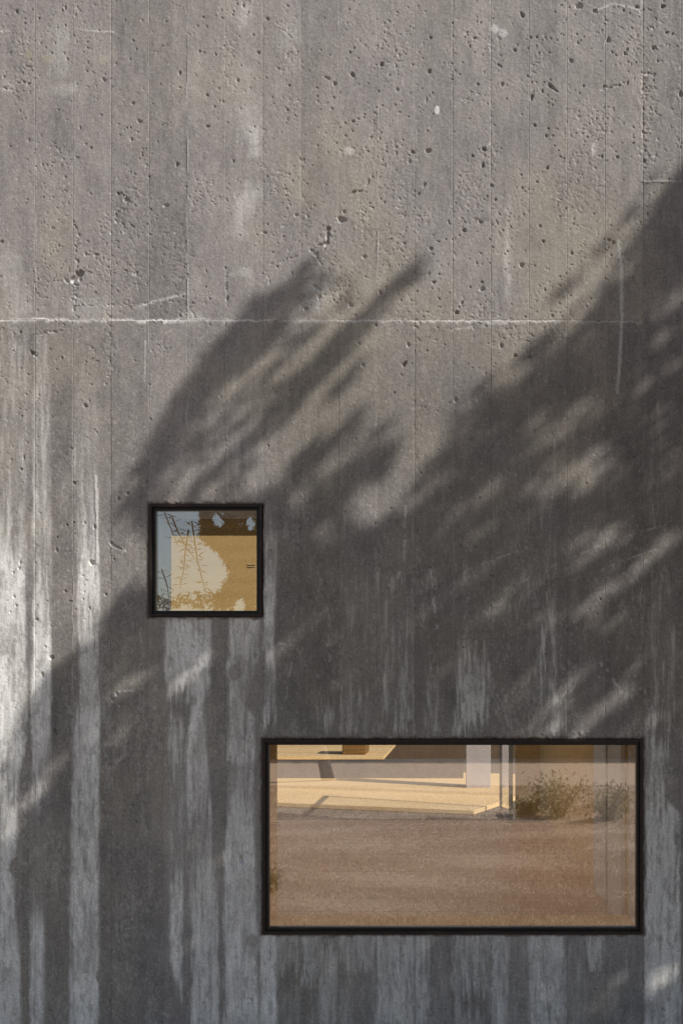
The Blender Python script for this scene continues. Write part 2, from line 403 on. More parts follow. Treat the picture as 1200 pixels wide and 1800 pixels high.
# between the windows and above the wide window
for rows in ([(1225,545,592,.2),(1262,545,590,.5),(1290,545,590,.4)], [(1205,592,655,.3),(1290,592,660,.45)], [(1010,600,655,.34),(1050,596,655,.3),(1130,610,655,.22)],
             [(1005,662,726,.42),(1060,662,726,.3),(1130,664,726,.36),(1290,664,728,.55)], [(1165,752,768,.4),(1285,750,768,.45)], [(1125,800,860,.3),(1180,802,860,.56),(1250,800,860,.6),(1295,795,862,.5)],
             [(990,800,826,.25),(1030,800,826,.3)], [(1030,948,976,.32),(1130,944,974,.5),(1220,944,974,.52),(1245,948,992,.4),(1295,948,992,.42)], [(1000,1142,1180,.38),(1055,1145,1178,.3),(1140,1135,1185,.34),(1200,1140,1180,.4),(1295,1135,1185,.4)],
             [(770,946,976,.2),(900,950,975,.25),(1030,950,975,.3)], [(700,1130,1180,.16),(930,1130,1180,.2)], [(570,395,455,.2),(760,400,455,.25),(880,400,455,.25)], [(880,596,612,.2),(960,600,612,.3)], [(880,865,878,.2),(1000,865,876,.25)]):
    band([(y_, a_, b_, s_*.8) for y_, a_, b_, s_ in rows], patchy=.75, edge=6, soft=12)
# upper lift: faint laitance
for a in [(107,75,17,60,.3),(115,158,26,10,.3),(425,28,16,24,.36),(446,236,18,20,.62),(435,215,26,40,.3),(450,268,16,12,.42),(425,150,18,50,.2),(432,358,26,34,.5),(420,405,20,18,.28),(426,480,22,12,.34),(15,150,12,10,.3),(30,540,26,40,.3),(15,470,18,40,.3),(330,560,25,12,.3),(560,520,20,30,.3),(892,450,8,70,.45),(770,470,20,40,.15),(505,60,22,30,.18),(160,540,40,20,.2)]:
    patch(Lt, a[0], a[1], a[2]*1.1, a[3]*1.1, a[4]*.72, soft=.95, noise=1.7)
patch(Wh, 768, 193, 4.5, 8, .9, .3, .3); patch(Wh, 1042, 262, 4, 13, .5, .6, .5); patch(Wh, 870, 50, 9, 8, .45); patch(Wh, 884, 58, 8, 9, .45); patch(Wh, 613, 265, 10, 8, .35)
for a in [(52,96,5,11),(82,103,11,6),(181,105,10,8),(199,97,4,6)]: pass
# drips, scratches, crusts
line([(1086,424),(1091,470),(1092,560),(1089,620),(1084,690)], 3.6, -1.0, light=.42, jag=1.4)
line([(757,1000),(757,1015),(761,1050),(767,1104)], 3.0, -1.0, white=.26, jag=2, gaps=.36)
line([(713,890),(711,930),(710,985)], 3.0, -.5, light=.34, jag=2, gaps=.42)
line([(1054,1162),(1066,1178),(1083,1205)], 3.2, -.8, light=.4, jag=1.8, gaps=.38)
for pts in ([(967,996),(1055,958)], [(996,1022),(1110,980),(1195,950)], [(1095,945),(1200,912)], [(890,1036),(926,1018)], [(800,1128),(850,1100)], [(930,1054),(985,1032)], [(486,1130),(535,1137)], [(500,1240),(515,1150)], [(178,1013),(215,1030)], [(800,1010),(930,960)]):
    line(pts, 1.6, .3, light=.3, jag=1.4, gaps=.47)
line([(141,53),(148,55),(175,56),(200,57)], 2.2, -1.8, light=.35, jag=1.2); line([(-10,55),(18,56)], 2.2, -1.5, light=.3); line([(1045,20),(1075,7),(1100,12),(1125,20),(1126,3)], 2.0, -1.2, light=.45, jag=1)
line([(168,838),(170,900),(171,990)], 3.0, -3.2, white=.35, jag=1.2); line([(255,600),(254,670)], 1.6, -1.5, light=.3)
line([(240,540),(270,530),(330,515)], 2.2, .2, light=.4, jag=1.5); line([(785,580),(850,573),(925,563)], 2.2, .4, light=.3, jag=2, gaps=.46); line([(205,1216),(234,1214)], 1.5, -.8, light=.4); line([(190,1622),(230,1632),(256,1626)], 3.5, 0, light=.2, jag=4, gaps=.42); line([(275,1775),(300,1788),(314,1786)], 3.5, 0, light=.24, jag=4, gaps=.4)

wear = .6*fbm(9, 30, 3) + .4*fbm(3.0, 7, 2)
Lt *= 1 - np.interp(gy, [500, 800, 1100], [.25, .35, .42])[:, None]*sstep((wear-.515)/.12)
Lt *= 1 - .3*sstep((fbm(40, 120, 3)-.53)/.14)*(gy > 700)[:, None]
fl = .55*fbm(2.5, 7, 2) + .45*fbm(30, 90, 3)
Lt = np.maximum(Lt, .15*sstep((fl-.58)/.10)*np.interp(gy, [560, 1000, 1250], [.12, .7, 1])[:, None])
# --- lift joint: a ragged lip of lime-white grout
jy = 562.5 + np.interp(gx, [-560, 0, 62, 130, 190, 250, 330, 420, 1129, 1760], [0, 2, -1.5, 1.5, 0, 2, 0, 1, 3, 3])[None, :]
jy = jy + (np.convolve(rng.normal(size=CW), np.ones(5)/5, 'same')*1.8).astype(np.float32)[None, :]
amp = np.interp(gx, [-560, 0, 50, 62, 110, 130, 165, 195, 330, 345, 400, 600, 727, 800, 862, 1129, 1760], [.8, .7, .6, 1, 1, .65, .65, 1, .9, .6, .45, .5, .75, .7, .5, .25, .4])[None, :]
amp = amp*np.clip(.8+.9*(vnoise(38, 1, CW, 2)[0]-.4), .5, 1.3)[None, :]
amp = amp*(0.75 + 0.5*(np.convolve(rng.normal(size=CW), np.ones(9)/9, 'same')*1.2 + .5).clip(0, 1))[None, :]
d = gy[:, None]-jy
k = np.exp(-(d/1.5)**2)*amp*(.55+.9*NF) + .55*np.exp(-((d-3.2)/1.8)**2)*amp*sstep((NM-.5)/.08)
notlast = ((gx < 1129) | (gx > 1196))[None, :]
k = k*notlast
H += k*3.2; Wh = np.maximum(Wh, np.clip(k*1.7, 0, .95))
dl = gy[:, None] - (319 + (N1-0.5)*3); k2 = np.exp(-(dl/1.6)**2)*((gx >= 1129) & (gx <= 1196))[None, :]
H += k2*4; Wh = np.maximum(Wh, k2*.5)
# nail marks beside the joint
for x in (92, 164, 227, 293, 30, 360): pit(x, 551, 2, 3, -2.5, wob=.1); pit(x+5, 570, 2, 2.5, -2, wob=.1)

# --- seams between the boards: fins (+) and grooves (-)
seam_spec = {}
UPK = {-1:.6, 0:.9, 1:.35, 2:-.5, 3:.4, 4:1.0, 5:.7, 6:-.6, 7:-.7, 8:.8, 9:.9, 10:.4, 11:-1.2, 12:-1.3, 13:.6, 14:.8, 15:.35, 16:-1.4, 17:.5}
LOK = {-1:.4, 0:-.7, 1:.9, 2:-.9, 3:.6, 4:1.1, 5:-.7, 6:.5, 7:.4, 8:-.4, 9:.3, 10:-.6, 11:.4, 12:-.6, 13:.7, 14:-.3, 15:.5, 16:.5, 17:-.4}
for k_, sx in enumerate(SEAMS):
    kk = k_-9
    for (ya, yb), tab in (((PY0, 562), UPK), ((562, PY1), LOK)):
        a = tab.get(kk, rng.choice([-.7, .6, .4, -.4, .8]))
        s = sl(sx-8, sx+8, ya, yb)
        along = np.clip(0.45 + 2.4*(vnoise(1, 1, 1, CH)[:, 0][s[0]]*0.25 + vnoise(1, 40, 1, CH)[:, 0][s[0]]*0.75 - .45), 0.05, 1.3)[:, None]
        sxw = sx + (vnoise(1, 25, 1, CH)[:, 0][s[0]][:, None]-.5)*1.6
        w = 1.15 if a > 0 else 1.0
        prof = np.exp(-((gx[s[1]][None, :]-sxw)/w)**2)*along
        if kk < -1 or kk > 17: a *= .6
        H[s] += prof*a*(1.5 if a > 0 else 1.5)*((NF[s]+N1[s]-.4) if a < 0 else 1)
        if a > 0: Wh[s] = np.maximum(Wh[s], prof*a*.36)
        # crumbled margins along some seams
        if a < -.55 or rng.random() < .25:
            kr = np.exp(-((gx[s[1]][None, :]-sx-3)/4.0)**2)*sstep((NM[s]-.52)/.12)
            H[s] -= kr*sstep((N1[s]-.48)/.2)*2.6

# --- honeycombed, rough patches
honey = np.zeros_like(H)
for a in [(35,110,28,70,.9),(100,265,34,22,.7),(160,12,34,18,.9),(170,40,24,40,.5),(405,85,16,62,.8),(505,85,26,70,.7),(508,195,24,38,.8),(690,85,32,50,.9),(700,275,46,46,.8),(795,100,8,60,.8),(868,70,22,45,.8),(855,260,28,64,.8),(830,170,30,10,.6),(1045,215,36,55,1),(1015,290,50,36,1),(945,95,30,46,.7),(1055,40,40,30,.6),(1138,210,20,130,1),(1165,60,30,60,.7),(632,266,34,11,1.2),(70,500,36,50,.8),(215,420,66,120,.9),(240,350,26,36,.9),(305,430,28,70,.8),(165,500,70,40,.9),(350,340,34,66,.7),(480,330,40,60,.6),(575,430,34,50,.8),(600,500,44,60,.9),(640,400,30,50,.7),(700,340,36,60,.8),(690,430,34,50,.7),(825,340,34,60,.9),(905,588,50,20,1.1),(960,590,36,24,1.2),(850,545,44,32,.8),(1005,340,44,60,1),(1060,345,34,46,.8),(742,390,22,36,.8),(190,600,10,70,.9),(283,612,16,26,.8),(206,962,26,9,1.2),(765,590,36,14,.9),(430,560,40,40,.4),(300,540,60,16,.8),(100,580,60,10,.7),(520,400,40,60,.6),(1105,60,30,50,.7),(1185,150,16,120,.8),(925,590,30,20,.9),(875,380,20,40,.7),(20,620,20,50,.3),(45,810,8,70,.7),(720,560,60,30,.5)]:
    patch(honey, *a, soft=.8)
hn = fbm(5.5, 6.5, 3, .65)
H -= honey*sstep((hn-.57)/.06)*1.1
H += honey*sstep((.44-hn)/.1)*0.4
worms = np.abs(fbm(16, 13, 2)-.5)
H -= honey*sstep((.022-worms)/.02)*sstep((NM-.5)/.1)*4.0

# --- random small bug holes
def scatter(n, x0, x1, y0, y1, rlo, rhi, dens=None, dep=1.15):
    for _ in range(n):
        x = rng.uniform(x0, x1); y = rng.uniform(y0, y1)
        if dens is not None and rng.random() > dens[int(y)-PY0, int(x)-PX0]: continue
        r = rlo*(rhi/rlo)**(rng.random()**2.3)
        e = rng.uniform(.7, 1.35)
        pit(x, y, r*e, r/e*rng.uniform(.9, 1.35), r*2.8*dep*rng.uniform(.7, 1.2), rng.uniform(0, 3), wob=.22)
for _ in range(17000):
    x = rng.uniform(-60, 1260); y = rng.uniform(-60, 1000)
    if rng.random() > honey[int(y)-PY0, int(x)-PX0]*1.1*(NM[int(y)-PY0, int(x)-PX0]+.15): continue
    r = rng.uniform(.7, 1.5)
    pit(x, y, r*rng.uniform(1.2, 2.8), r, r*2.4, rng.uniform(-.3, 1.6), .45 if rng.random() < .12 else 0, wob=.3)
dens = np.clip(.22 + 2.6*(NB-.46) + .9*(NM-.5) + .4*honey, .05, 1)
scatter(16500, -100, 1300, -60, 558, .65, 1.75, dens)
scatter(900, -560, -100, PY0+5, 558, 1.0, 2.2, dens); scatter(900, 1300, 1755, PY0+5, 558, 1.0, 2.2, dens)
scatter(2000, -60, 1260, 570, 800, .75, 1.8, dens); scatter(3200, -60, 1260, 800, 1800, .75, 1.7, dens, 1.5)
scatter(900, -60, 1260, 1000, 1800, .8, 1.8, np.clip(Lt*1.3, 0, 1), 1.5)
scatter(900, -560, -60, 570, 1900, .9, 2.0, dens); scatter(900, 1260, 1755, 570, 1900, .9, 2.0, dens)
scatter(45, -60, 1260, -60, 558, 1.8, 2.8, dens)

# --- individual holes, chips and cracks seen in the photograph (x, y, rx, ry[, angle[, bright]])
PITS = [(30,20,3.4,5),(115,13,2.6,4),(110,18,2,3),(69,32,2.2,3),(44,41,2,2.6),(97,76,2,2.2),(91,93,2.2,3),(113,93,2.3,2.2),(119,104,2,2.8),(42,144,4,2.4,.7),(51,147,5,2.4,-.2),(183,140,5,3.4,.6,.5),(234,71,3.2,2.6,.6),(240,86,2,3),(250,35,2,2),(220,36,2,2),(234,181,3.8,2.8),(245,213,5.5,4,.6,.6),(231,245,3,4.2,.4,.5),(141,224,2,4),(223,224,2.2,2.6),(160,260,3.4,2.6),(137,277,3.4,2.2),(151,253,2.8,2),(51,246,2.2,2.2),(18,257,2.4,2),(103,193,2.2,2.6),(250,273,3,2),
(316,128,3.4,4.2),(347,45,2.2,2.2),(357,30,2.2,2.2),(428,10,3.2,3.6),(411,20,2.2,2.2),(470,33,4.8,3.2),(445,61,2.4,2.6),(454,92,4,3.2),(418,141,3,4.8),(364,167,3.4,3),(392,178,1.7,4),(351,90,3.2,2.6),(365,222,5,2.6),(311,289,3.6,5),(377,187,2.6,2.2),(508,150,2.8,3.2),(505,95,2,3),(523,91,1.8,2.2),(534,280,2.2,2.2),(439,232,1.8,2.6),(410,283,2.8,2.8),(575,137,8,3,.3,.5),(588,147,5,4,0,.4),(583,191,4,2.4,0,.5),(505,193,4,2.6,.3,.4),
(619,131,4.2,6.2,-.3),(670,113,5.4,4.2,-.3),(754,125,4.2,5.4,.3),(698,157,3.2,3.8,0,.5),(756,66,2.8,3,.4),(749,175,2,6.4,.15),(833,67,3.4,2.8),(825,81,2.2,4.2),(839,148,3.2,3.2,0,.4),(820,57,2.2,2.6),(882,148,3.2,5),(752,265,6.6,5.2,.2,.5),(725,267,5.4,3.8,.7),(719,284,3.2,4.4,0,.7),(850,262,5,5.2),(848,290,3.8,7.4),(830,274,3.8,3.2),(620,213,3.4,3),(606,216,2.4,2.2),(795,40,2.4,2.2),(875,114,2.4,3.4),(622,84,2.4,2.4),(615,92,3,2.4),(665,160,2,2),
(917,26,4,7.6,-.3),(1017,10,7.4,7.4,0,.9),(1045,19,4.6,4.6,0,.4),(1164,11,5,5),(1095,18,3,4,0,.5),(1118,12,4,3),(968,152,10,4,.8),(934,171,3.8,7.4),(952,160,2.2,4.4),(1068,70,4.6,7.4,.1,.6),(1003,107,4.8,4.4,0,.7),(1097,94,2.8,5),(1101,87,2.8,3),(939,220,3.4,3.2),(963,226,2.4,2.4),(959,239,2.8,3.2),(961,295,3.4,4.4),(1084,276,3.2,3.2),(1057,275,2.4,4.4),(1015,75,2.4,4.4,0,.6),(1025,151,2.6,3.2),(1148,84,4.6,5,0,.5),(904,88,3.6,4,0,.5),(1155,107,2.6,3.4),(932,66,2.6,2.4),(943,65,2.8,2.8),(1195,165,4,8,0,.6),(1132,283,3.4,4),(1171,57,5,2.4),(1181,59,3,2.4),
(138,482,9,7.4,-.5),(130,489,9,6,-.3),(143,478,6,5),(118,494,7,3.4,.2,.9),(128,494,6,4.4,0,.9),(141,491,5,4,0,.9),(135,501,5,2.6,0,.8),(137,459,3,5,0,.5),(151,447,4,3,.6,.8),(170,447,9,2,.2),(36,584,2.6,3.2),(193,556,2.4,2.6),(258,499,2,2,0,.9),
(577,402,5,4.4),(576,412,3.4,9),(573,427,7,3,-.2),(547,440,5,3.4,.4,.8),(556,447,3.2,6,0,.7),(600,386,10,7,0,.6),(604,372,5,3,0,.6),(556,505,4.4,6,0,.9),(560,522,3.4,7,0,.8),(399,524,3.4,5.6),(465,409,5,3,0,.4),(520,378,5,3,.2,.7),(537,543,6,3.4,-.5,.6),(292,361,6,4,0,.7),(208,340,4,3.4),(222,350,6,5,0,.5),
(745,325,2.8,7,.35),(735,341,2.6,4.4,.5),(863,326,3.4,4.4,0,.5),(870,351,3,3.2),(757,437,5.2,3.4,0,.3),(815,405,5.4,3.8),(762,496,4.8,3.2),(753,481,2.4,5,.4),(847,508,5.8,5,0,.9),(846,496,3.4,2.4),(802,549,4.6,5.2,.4),(668,515,4,5.4,0,.3),(616,536,8,4,.6,.7),(844,390,4.4,4,0,.4),(826,505,3.2,2.4,-.5),(811,532,3.6,4.4,0,.6),(640,451,5,4,0,.8),(710,428,3,3.2,0,.8),
(916,466,4.2,6.2,0,.7),(954,424,3.4,3.4),(917,330,2.4,3.2),(983,381,2.4,2.2),(957,510,2.4,2.8),(983,486,2.4,2.2),(1004,445,2.4,4.4),(1069,422,5.4,2.4),(1077,426,3.4,3.4,.6),(1137,376,2.2,4.4),(970,555,3,3,0,.5),(948,397,3,4,0,.7),
(57,620,6.4,4.4,-.3),(62,625,3,3,0,.5),(150,713,5.6,4,0,.2),(131,849,3.4,3.8),(126,788,2.8,2.4),(42,804,2.2,6),(38,825,2.6,4),(162,989,5.2,7,.1),(167,926,3.2,5.6),(149,919,2.4,2.8),(118,923,3,2.4),(25,1049,2.4,4,.3),(36,989,2.2,5),(34,999,2,3),(115,1039,2.8,3.2),(158,1069,2.4,4.6),(65,1089,3.4,3.4,.6),(80,1137,3,2.2,.7),(91,1156,4.6,5.6,-.6),(75,1186,4.2,6),(72,1275,4.4,5,0,.2),(97,1287,4.6,7,-.2,.2),(52,1259,2.6,5.4,.5),(167,1275,3,7,-.6),(27,1245,1.8,1.8),(338,1136,5.6,5.4,.5),(342,1237,3.4,3.4),(449,1151,3.2,3.8),(425,1297,5,3.2),(423,1512,5.6,8.4,-.2),(434,1500,2.2,3.4),(232,1417,5,4,0,.4),(240,1444,3,2.4),(141,1413,2.4,6),(440,1758,4.6,3.4),
(710,640,4.4,7.4,.5),(717,606,3.4,6,.2,.7),(637,642,3.8,3.2,0,.6),(880,608,3.4,8,0,.5),(905,625,4,4),(930,627,5,4,.4),(800,703,4,4.4,0,.8),(660,571,4,3,0,.4),(814,1138,2.2,2.8),(865,1013,3.6,2.6),(958,1150,2.2,4.6),(1054,1053,2.2,3.4),(998,1106,3,1.8),(757,998,3.4,3.2),(1165,1775,3.4,5,-.7),(1044,1740,2.2,2.2),(1085,1662,4,1.8),(205,1219,4,5,.2,.9),(198,1231,4,4,0,.9),(210,1240,3.6,4,0,.7),(300,1158,3.4,6),(186,1045,3,3.4,0,.5),(205,962,12,3,.35,.7),(196,955,5,3,.4,.6),(100,967,2.4,6,0,.5),(152,1744,2,3.6),(783,1776,2,3),(757,1754,2,2),(823,1693,3,1.8),(208,877,2.4,5),(224,867,3,3)]
for p_ in PITS:
    x, y, rx, ry = p_[:4]; ang = p_[4] if len(p_) > 4 else rng.uniform(-.3, .3); br = p_[5] if len(p_) > 5 else 0
    pit(x, y, rx*.74, ry*.74, min(15, 2.2*min(rx, ry)+2), ang, br*.75, wob=.16)
for pts, w, dep, gp in [([(1053,154),(1072,152),(1090,150),(1108,142)],2.6,7,.42),([(1120,129),(1152,131)],3,6,.4),([(1130,140),(1131,162)],3,7,0),([(210,338),(226,350),(222,362),(205,374),(200,385),(216,392),(232,398)],2.6,6,.45),([(135,395),(137,420),(133,445),(138,460),(132,480)],3,6,.4),([(133,500),(132,555)],3,6,.4),([(132,538),(200,536),(270,532)],2,5,.46),([(62,587),(90,584),(122,580)],2.6,5,.42),([(150,446),(175,450)],2.4,5,.4),([(222,475),(240,482),(246,478)],2.6,6,.3),([(236,498),(262,506)],2,5,.4),([(576,400),(576,418),(572,430),(560,431)],3.2,11,0),([(477,465),(500,458),(530,449)],2.6,7,.44),([(610,330),(618,337),(640,332),(656,305)],3,8,.38),([(548,440),(557,455)],2.6,6,.3),([(300,530),(330,535),(345,532)],2.4,5,.4),([(315,488),(340,490)],2,5,.4),([(310,455),(328,465)],2.4,5,.4),([(553,500),(562,512),(560,532)],2.4,5,.3),([(600,580),(655,545)],2,3,.5),([(466,478),(475,500)],2.4,5,.42),([(398,470),(399,540)],2.2,6,.4),([(862,30),(862,300)],1.6,3,.5),([(1129,140),(1131,290)],2.4,5,.45),([(320,1092),(358,1116)],1.6,4,.46),([(455,1168),(472,1178),(476,1170)],2,5,.35),([(328,1592),(338,1600)],1.6,4,.3),([(345,1695),(385,1697)],1.6,4,.45)]:
    for q in range(len(pts)-1):
        ax_, ay_ = pts[q]; bx_, by_ = pts[q+1]; ln_ = math.hypot(bx_-ax_, by_-ay_); a0 = math.atan2(by_-ay_, bx_-ax_)
        t_ = 0.0
        while t_ < ln_:
            f_ = t_/ln_
            if rng.random() > gp*1.05:
                r_ = w*rng.uniform(.35, 1.0)
                j_ = rng.normal(0, w*.55)
                pit(ax_+(bx_-ax_)*f_ - math.sin(a0)*j_, ay_+(by_-ay_)*f_ + math.cos(a0)*j_, r_*rng.uniform(.9, 1.8), r_*.75, dep*rng.uniform(.5, 1.1), a0+rng.normal(0, .6), .5 if rng.random() < .2 else 0, wob=.3)
            t_ += w*rng.uniform(.7, 1.7)
# grain of the boards around knots (curved)
for (cx0, cy0, x0, x1, y0, y1) in [(413,1182,425,455,1190,1310),(446,1654,392,452,1690,1790),(445,1400,428,452,1350,1620)]:
    s = sl(x0, x1, y0, y1); yy = gy[s[0]][:, None]; xx = gx[s[1]][None, :]
    H[s] += np.sin((xx-(yy-y0)*.12 + 10*np.sin((yy-y0)/70))*1.05)*.55
for w_ in ((262, 461, 886, 1084), (461, 1129, 1299, 1642)):
    s = sl(w_[0]-8, w_[1]+8, w_[2]-8, w_[3]+8); xx = gx[s[1]][None, :]; yy = gy[s[0]][:, None]
    dd = np.maximum(np.maximum(w_[0]-xx, xx-w_[1]), np.maximum(w_[2]-yy, yy-w_[3]))
    H[s] -= 3.5*sstep((3.6-dd+(NM[s]-.5)*10)/3)*sstep((N1[s]-.35)/.25)
# ragged, crumbly edge over the window heads
for (a, b, y, hh) in [(262,462,884,8), (458,1131,1296,10)]:
    s = sl(a, b, y-hh-4, y+4); k = sstep((gy[s[0]][:, None]-(y-hh)+ (NM[s]-.5)*14)/4)
    H[s] += k*(fbm(5, 5, 2)[s]-.5)*9

# --- tone
per_strip_up = {k_: rng.uniform(-.13, .13) for k_ in range(len(SEAMS))}
per_strip_lo = {k_: rng.uniform(-.12, .08) for k_ in range(len(SEAMS))}
tone = np.zeros((CH, CW), np.float32); off_u = {}; off_l = {}
for k_ in range(len(SEAMS)-1):
    s = sl(SEAMS[k_], SEAMS[k_+1]-.01, PY0, 562); tone[s] += per_strip_up[k_]
    s = sl(SEAMS[k_], SEAMS[k_+1]-.01, 563, PY1); tone[s] += per_strip_lo[k_]
    off_u[k_] = rng.uniform(-.22, .22); off_l[k_] = rng.uniform(-.35, .35)
# sub-strips of different tone inside the boards (lower lift)
for (a, b, y0, y1, v) in [(90,128,640,1500,-.14),(196,262,600,1300,-.06),(262,330,1090,1960,-.06),(175,290,1250,1960,-.14),(20,60,580,960,-.04),(486,600,900,1300,-.02),(165,186,563,760,-.08),(370,400,1090,1500,-.1),(82,122,1440,1960,-.12),(37,53,1450,1960,-.15),(862,928,950,1300,-.04),(1050,1129,1645,1960,-.06),(480,528,563,900,.04)]:
    s = sl(a, b, y0, y1); xx = gx[s[1]][None, :]; yy = gy[s[0]][:, None]
    k = sstep((xx-a)/3)*sstep((b-xx)/3)*sstep((yy-y0)/60)*sstep((y1-yy)/60); tone[s] += v*k
tone += (NV-.5)*.20 + (NB-.5)*.42 + (NM-.5)*.28 + (NBIG-.5)*.22 + (NF-.5)*.75
for k_ in range(len(SEAMS)-1):
    for _ in range(2):
        a = SEAMS[k_] + rng.uniform(0, 40); b = a + rng.uniform(14, 40); y0 = rng.uniform(-300, 420); y1 = y0 + rng.uniform(120, 480)
        s = sl(a, min(b, SEAMS[k_+1]), max(y0, PY0), min(y1, 562))
        if min(tone[s].shape) == 0: continue
        xx = gx[s[1]][None, :]; yy = gy[s[0]][:, None]
        tone[s] += rng.uniform(-.12, .13)*sstep((xx-a)/4)*sstep((min(b, SEAMS[k_+1])-xx)/4)*sstep((yy-y0)/90)*sstep((y1-yy)/90)
warm = np.clip(.35 + (NBIG-.5)*2.2 + (NB-.5)*1.2, 0, 1)
warm = np.minimum(1, warm*np.interp(gy, [-350, 120, 420, 700, 1100, 1960], [.35, .5, 1.2, 1.1, 1, .75])[:, None])
base = np.interp(gy, [-350, 250, 560, 575, 900, 1200, 1960], [.232, .232, .232, .23, .230, .222, .245])[:, None]  # base colour raised towards the foot to lift the shade there
val = base*(1+tone)
val = val*(1 - .20*(sstep((gx-440)/120)[None, :]*np.interp(gy, [560, 700, 1220, 1330], [0, 1, 1, 0])[:, None]))  # right middle darkened in the colour, for the deeper shade under the tree
val = val*(1 + .12*(sstep((480-gx)/80)[None, :]*np.interp(gy, [1150, 1350], [0, 1])[:, None]))  # lower left lightened in the colour, for the brighter fill in its shade
for _ in range(5200):
    x_ = rng.uniform(-20, 1220); y_ = rng.uniform(-20, 1820); r_ = rng.uniform(.7, 1.5); q_ = rng.uniform(.08, .4)
    s = sl(x_-3, x_+3, y_-4, y_+4); Wh[s] = np.maximum(Wh[s], q_*np.exp(-((gx[s[1]][None, :]-x_)**2 + ((gy[s[0]][:, None]-y_)/1.4)**2)/r_**2))
pink = np.array([1.065, .99, .94]); yel = np.array([1.085, 1.0, .85]); blu = np.array([1.015, 1.005, .96])
RGB = np.empty((CH, CW, 3), np.float32)
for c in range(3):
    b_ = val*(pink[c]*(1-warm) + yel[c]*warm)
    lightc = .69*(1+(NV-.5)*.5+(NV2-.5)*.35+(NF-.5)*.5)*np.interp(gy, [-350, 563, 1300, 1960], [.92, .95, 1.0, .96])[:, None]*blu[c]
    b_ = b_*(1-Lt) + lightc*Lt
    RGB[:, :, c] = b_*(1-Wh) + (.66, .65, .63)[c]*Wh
for (a, b, rx, ry, s_) in [(52,96,5,12,.35),(82,103,12,7,.3),(181,105,13,9,.35),(199,97,4,7,.3)]:
    k = np.zeros((CH, CW), np.float32); patch(k, a, b, rx, ry, s_)
    RGB = RGB*(1-k[:, :, None]) + np.array([.36, .34, .22], np.float32)*k[:, :, None]
for w_ in ((262, 461, 886, 1084), (461, 1129, 1299, 1642)):     # rust creeping out from the steel frames
    s = sl(w_[0]-14, w_[1]+14, w_[2]-14, w_[3]+14); xx = gx[s[1]][None, :]; yy = gy[s[0]][:, None]
    dd = np.maximum(np.maximum(w_[0]-xx, xx-w_[1]), np.maximum(w_[2]-yy, yy-w_[3]))
    kq = (.75*sstep((5.5-dd+(NM[s]-.5)*9)/4.5))[:, :, None]
    RGB[s] = RGB[s]*(1-kq) + np.array([.085, .055, .04], np.float32)*kq
RGB = np.clip(RGB, .03, .85)

# ------------------------------------------------------------------ concrete house: wall of board-width strips
house = empty('concrete_house', (0, 0, 0))
tag(house, 'house with a tall board-marked raw concrete wall and two dark framed windows', 'house')
SW = (262, 461, 886, 1084)             # small window opening (px)
LW = (461, 1129, 1299, 1642)           # large window opening
def zs_break(*rows): return sorted(Z(r) for r in rows)
core_x = [X(PX0), X(SW[0]), X(SW[1]), X(LW[1]), X(PX1)]
core_z = sorted([Z(PY0), Z(SW[2]), Z(SW[3]), Z(LW[2]), Z(LW[3]), Z(PY1)])
def core_hole(i, j):
    xm = (core_x[i]+core_x[i+1])/2; zm = (core_z[j]+core_z[j+1])/2
    inw = lambda w: X(w[0]) < xm < X(w[1]) and Z(w[3]) < zm < Z(w[2])
    return inw(SW) or inw(LW)
wall = slab_with_holes('wall', core_x, core_z, core_hole, 0.032, 0.30, M_CORE, house)

def axis(a, b, fine_a, fine_b, step, coarse):
    pts = []
    segs = []
    if a < fine_a: segs.append((a, min(b, fine_a), coarse))
    if b > fine_a and a < fine_b: segs.append((max(a, fine_a), min(b, fine_b), step))
    if b > fine_b: segs.append((max(a, fine_b), b, coarse))
    for k, (p, q, st) in enumerate(segs):
        n = max(1, int(round((q-p)/st)))
        t = np.linspace(p, q, n+1)
        pts.extend(t if k == 0 else t[1:])
    return np.array(pts)
def sample(A, xs, ys):
    fx = np.clip(xs-PX0-.0, 0, CW-1.001); fy = np.clip(ys-PY0, 0, CH-1.001)
    ix = fx.astype(int); iy = fy.astype(int); tx = (fx-ix)[None, :]; ty = (fy-iy)[:, None]
    if A.ndim == 3: tx = tx[:, :, None]; ty = ty[:, :, None]
    a = A[np.ix_(iy, ix)]; b = A[np.ix_(iy, ix+1)]; c = A[np.ix_(iy+1, ix)]; d_ = A[np.ix_(iy+1, ix+1)]
    return (a*(1-tx)+b*tx)*(1-ty) + (c*(1-tx)+d_*tx)*ty
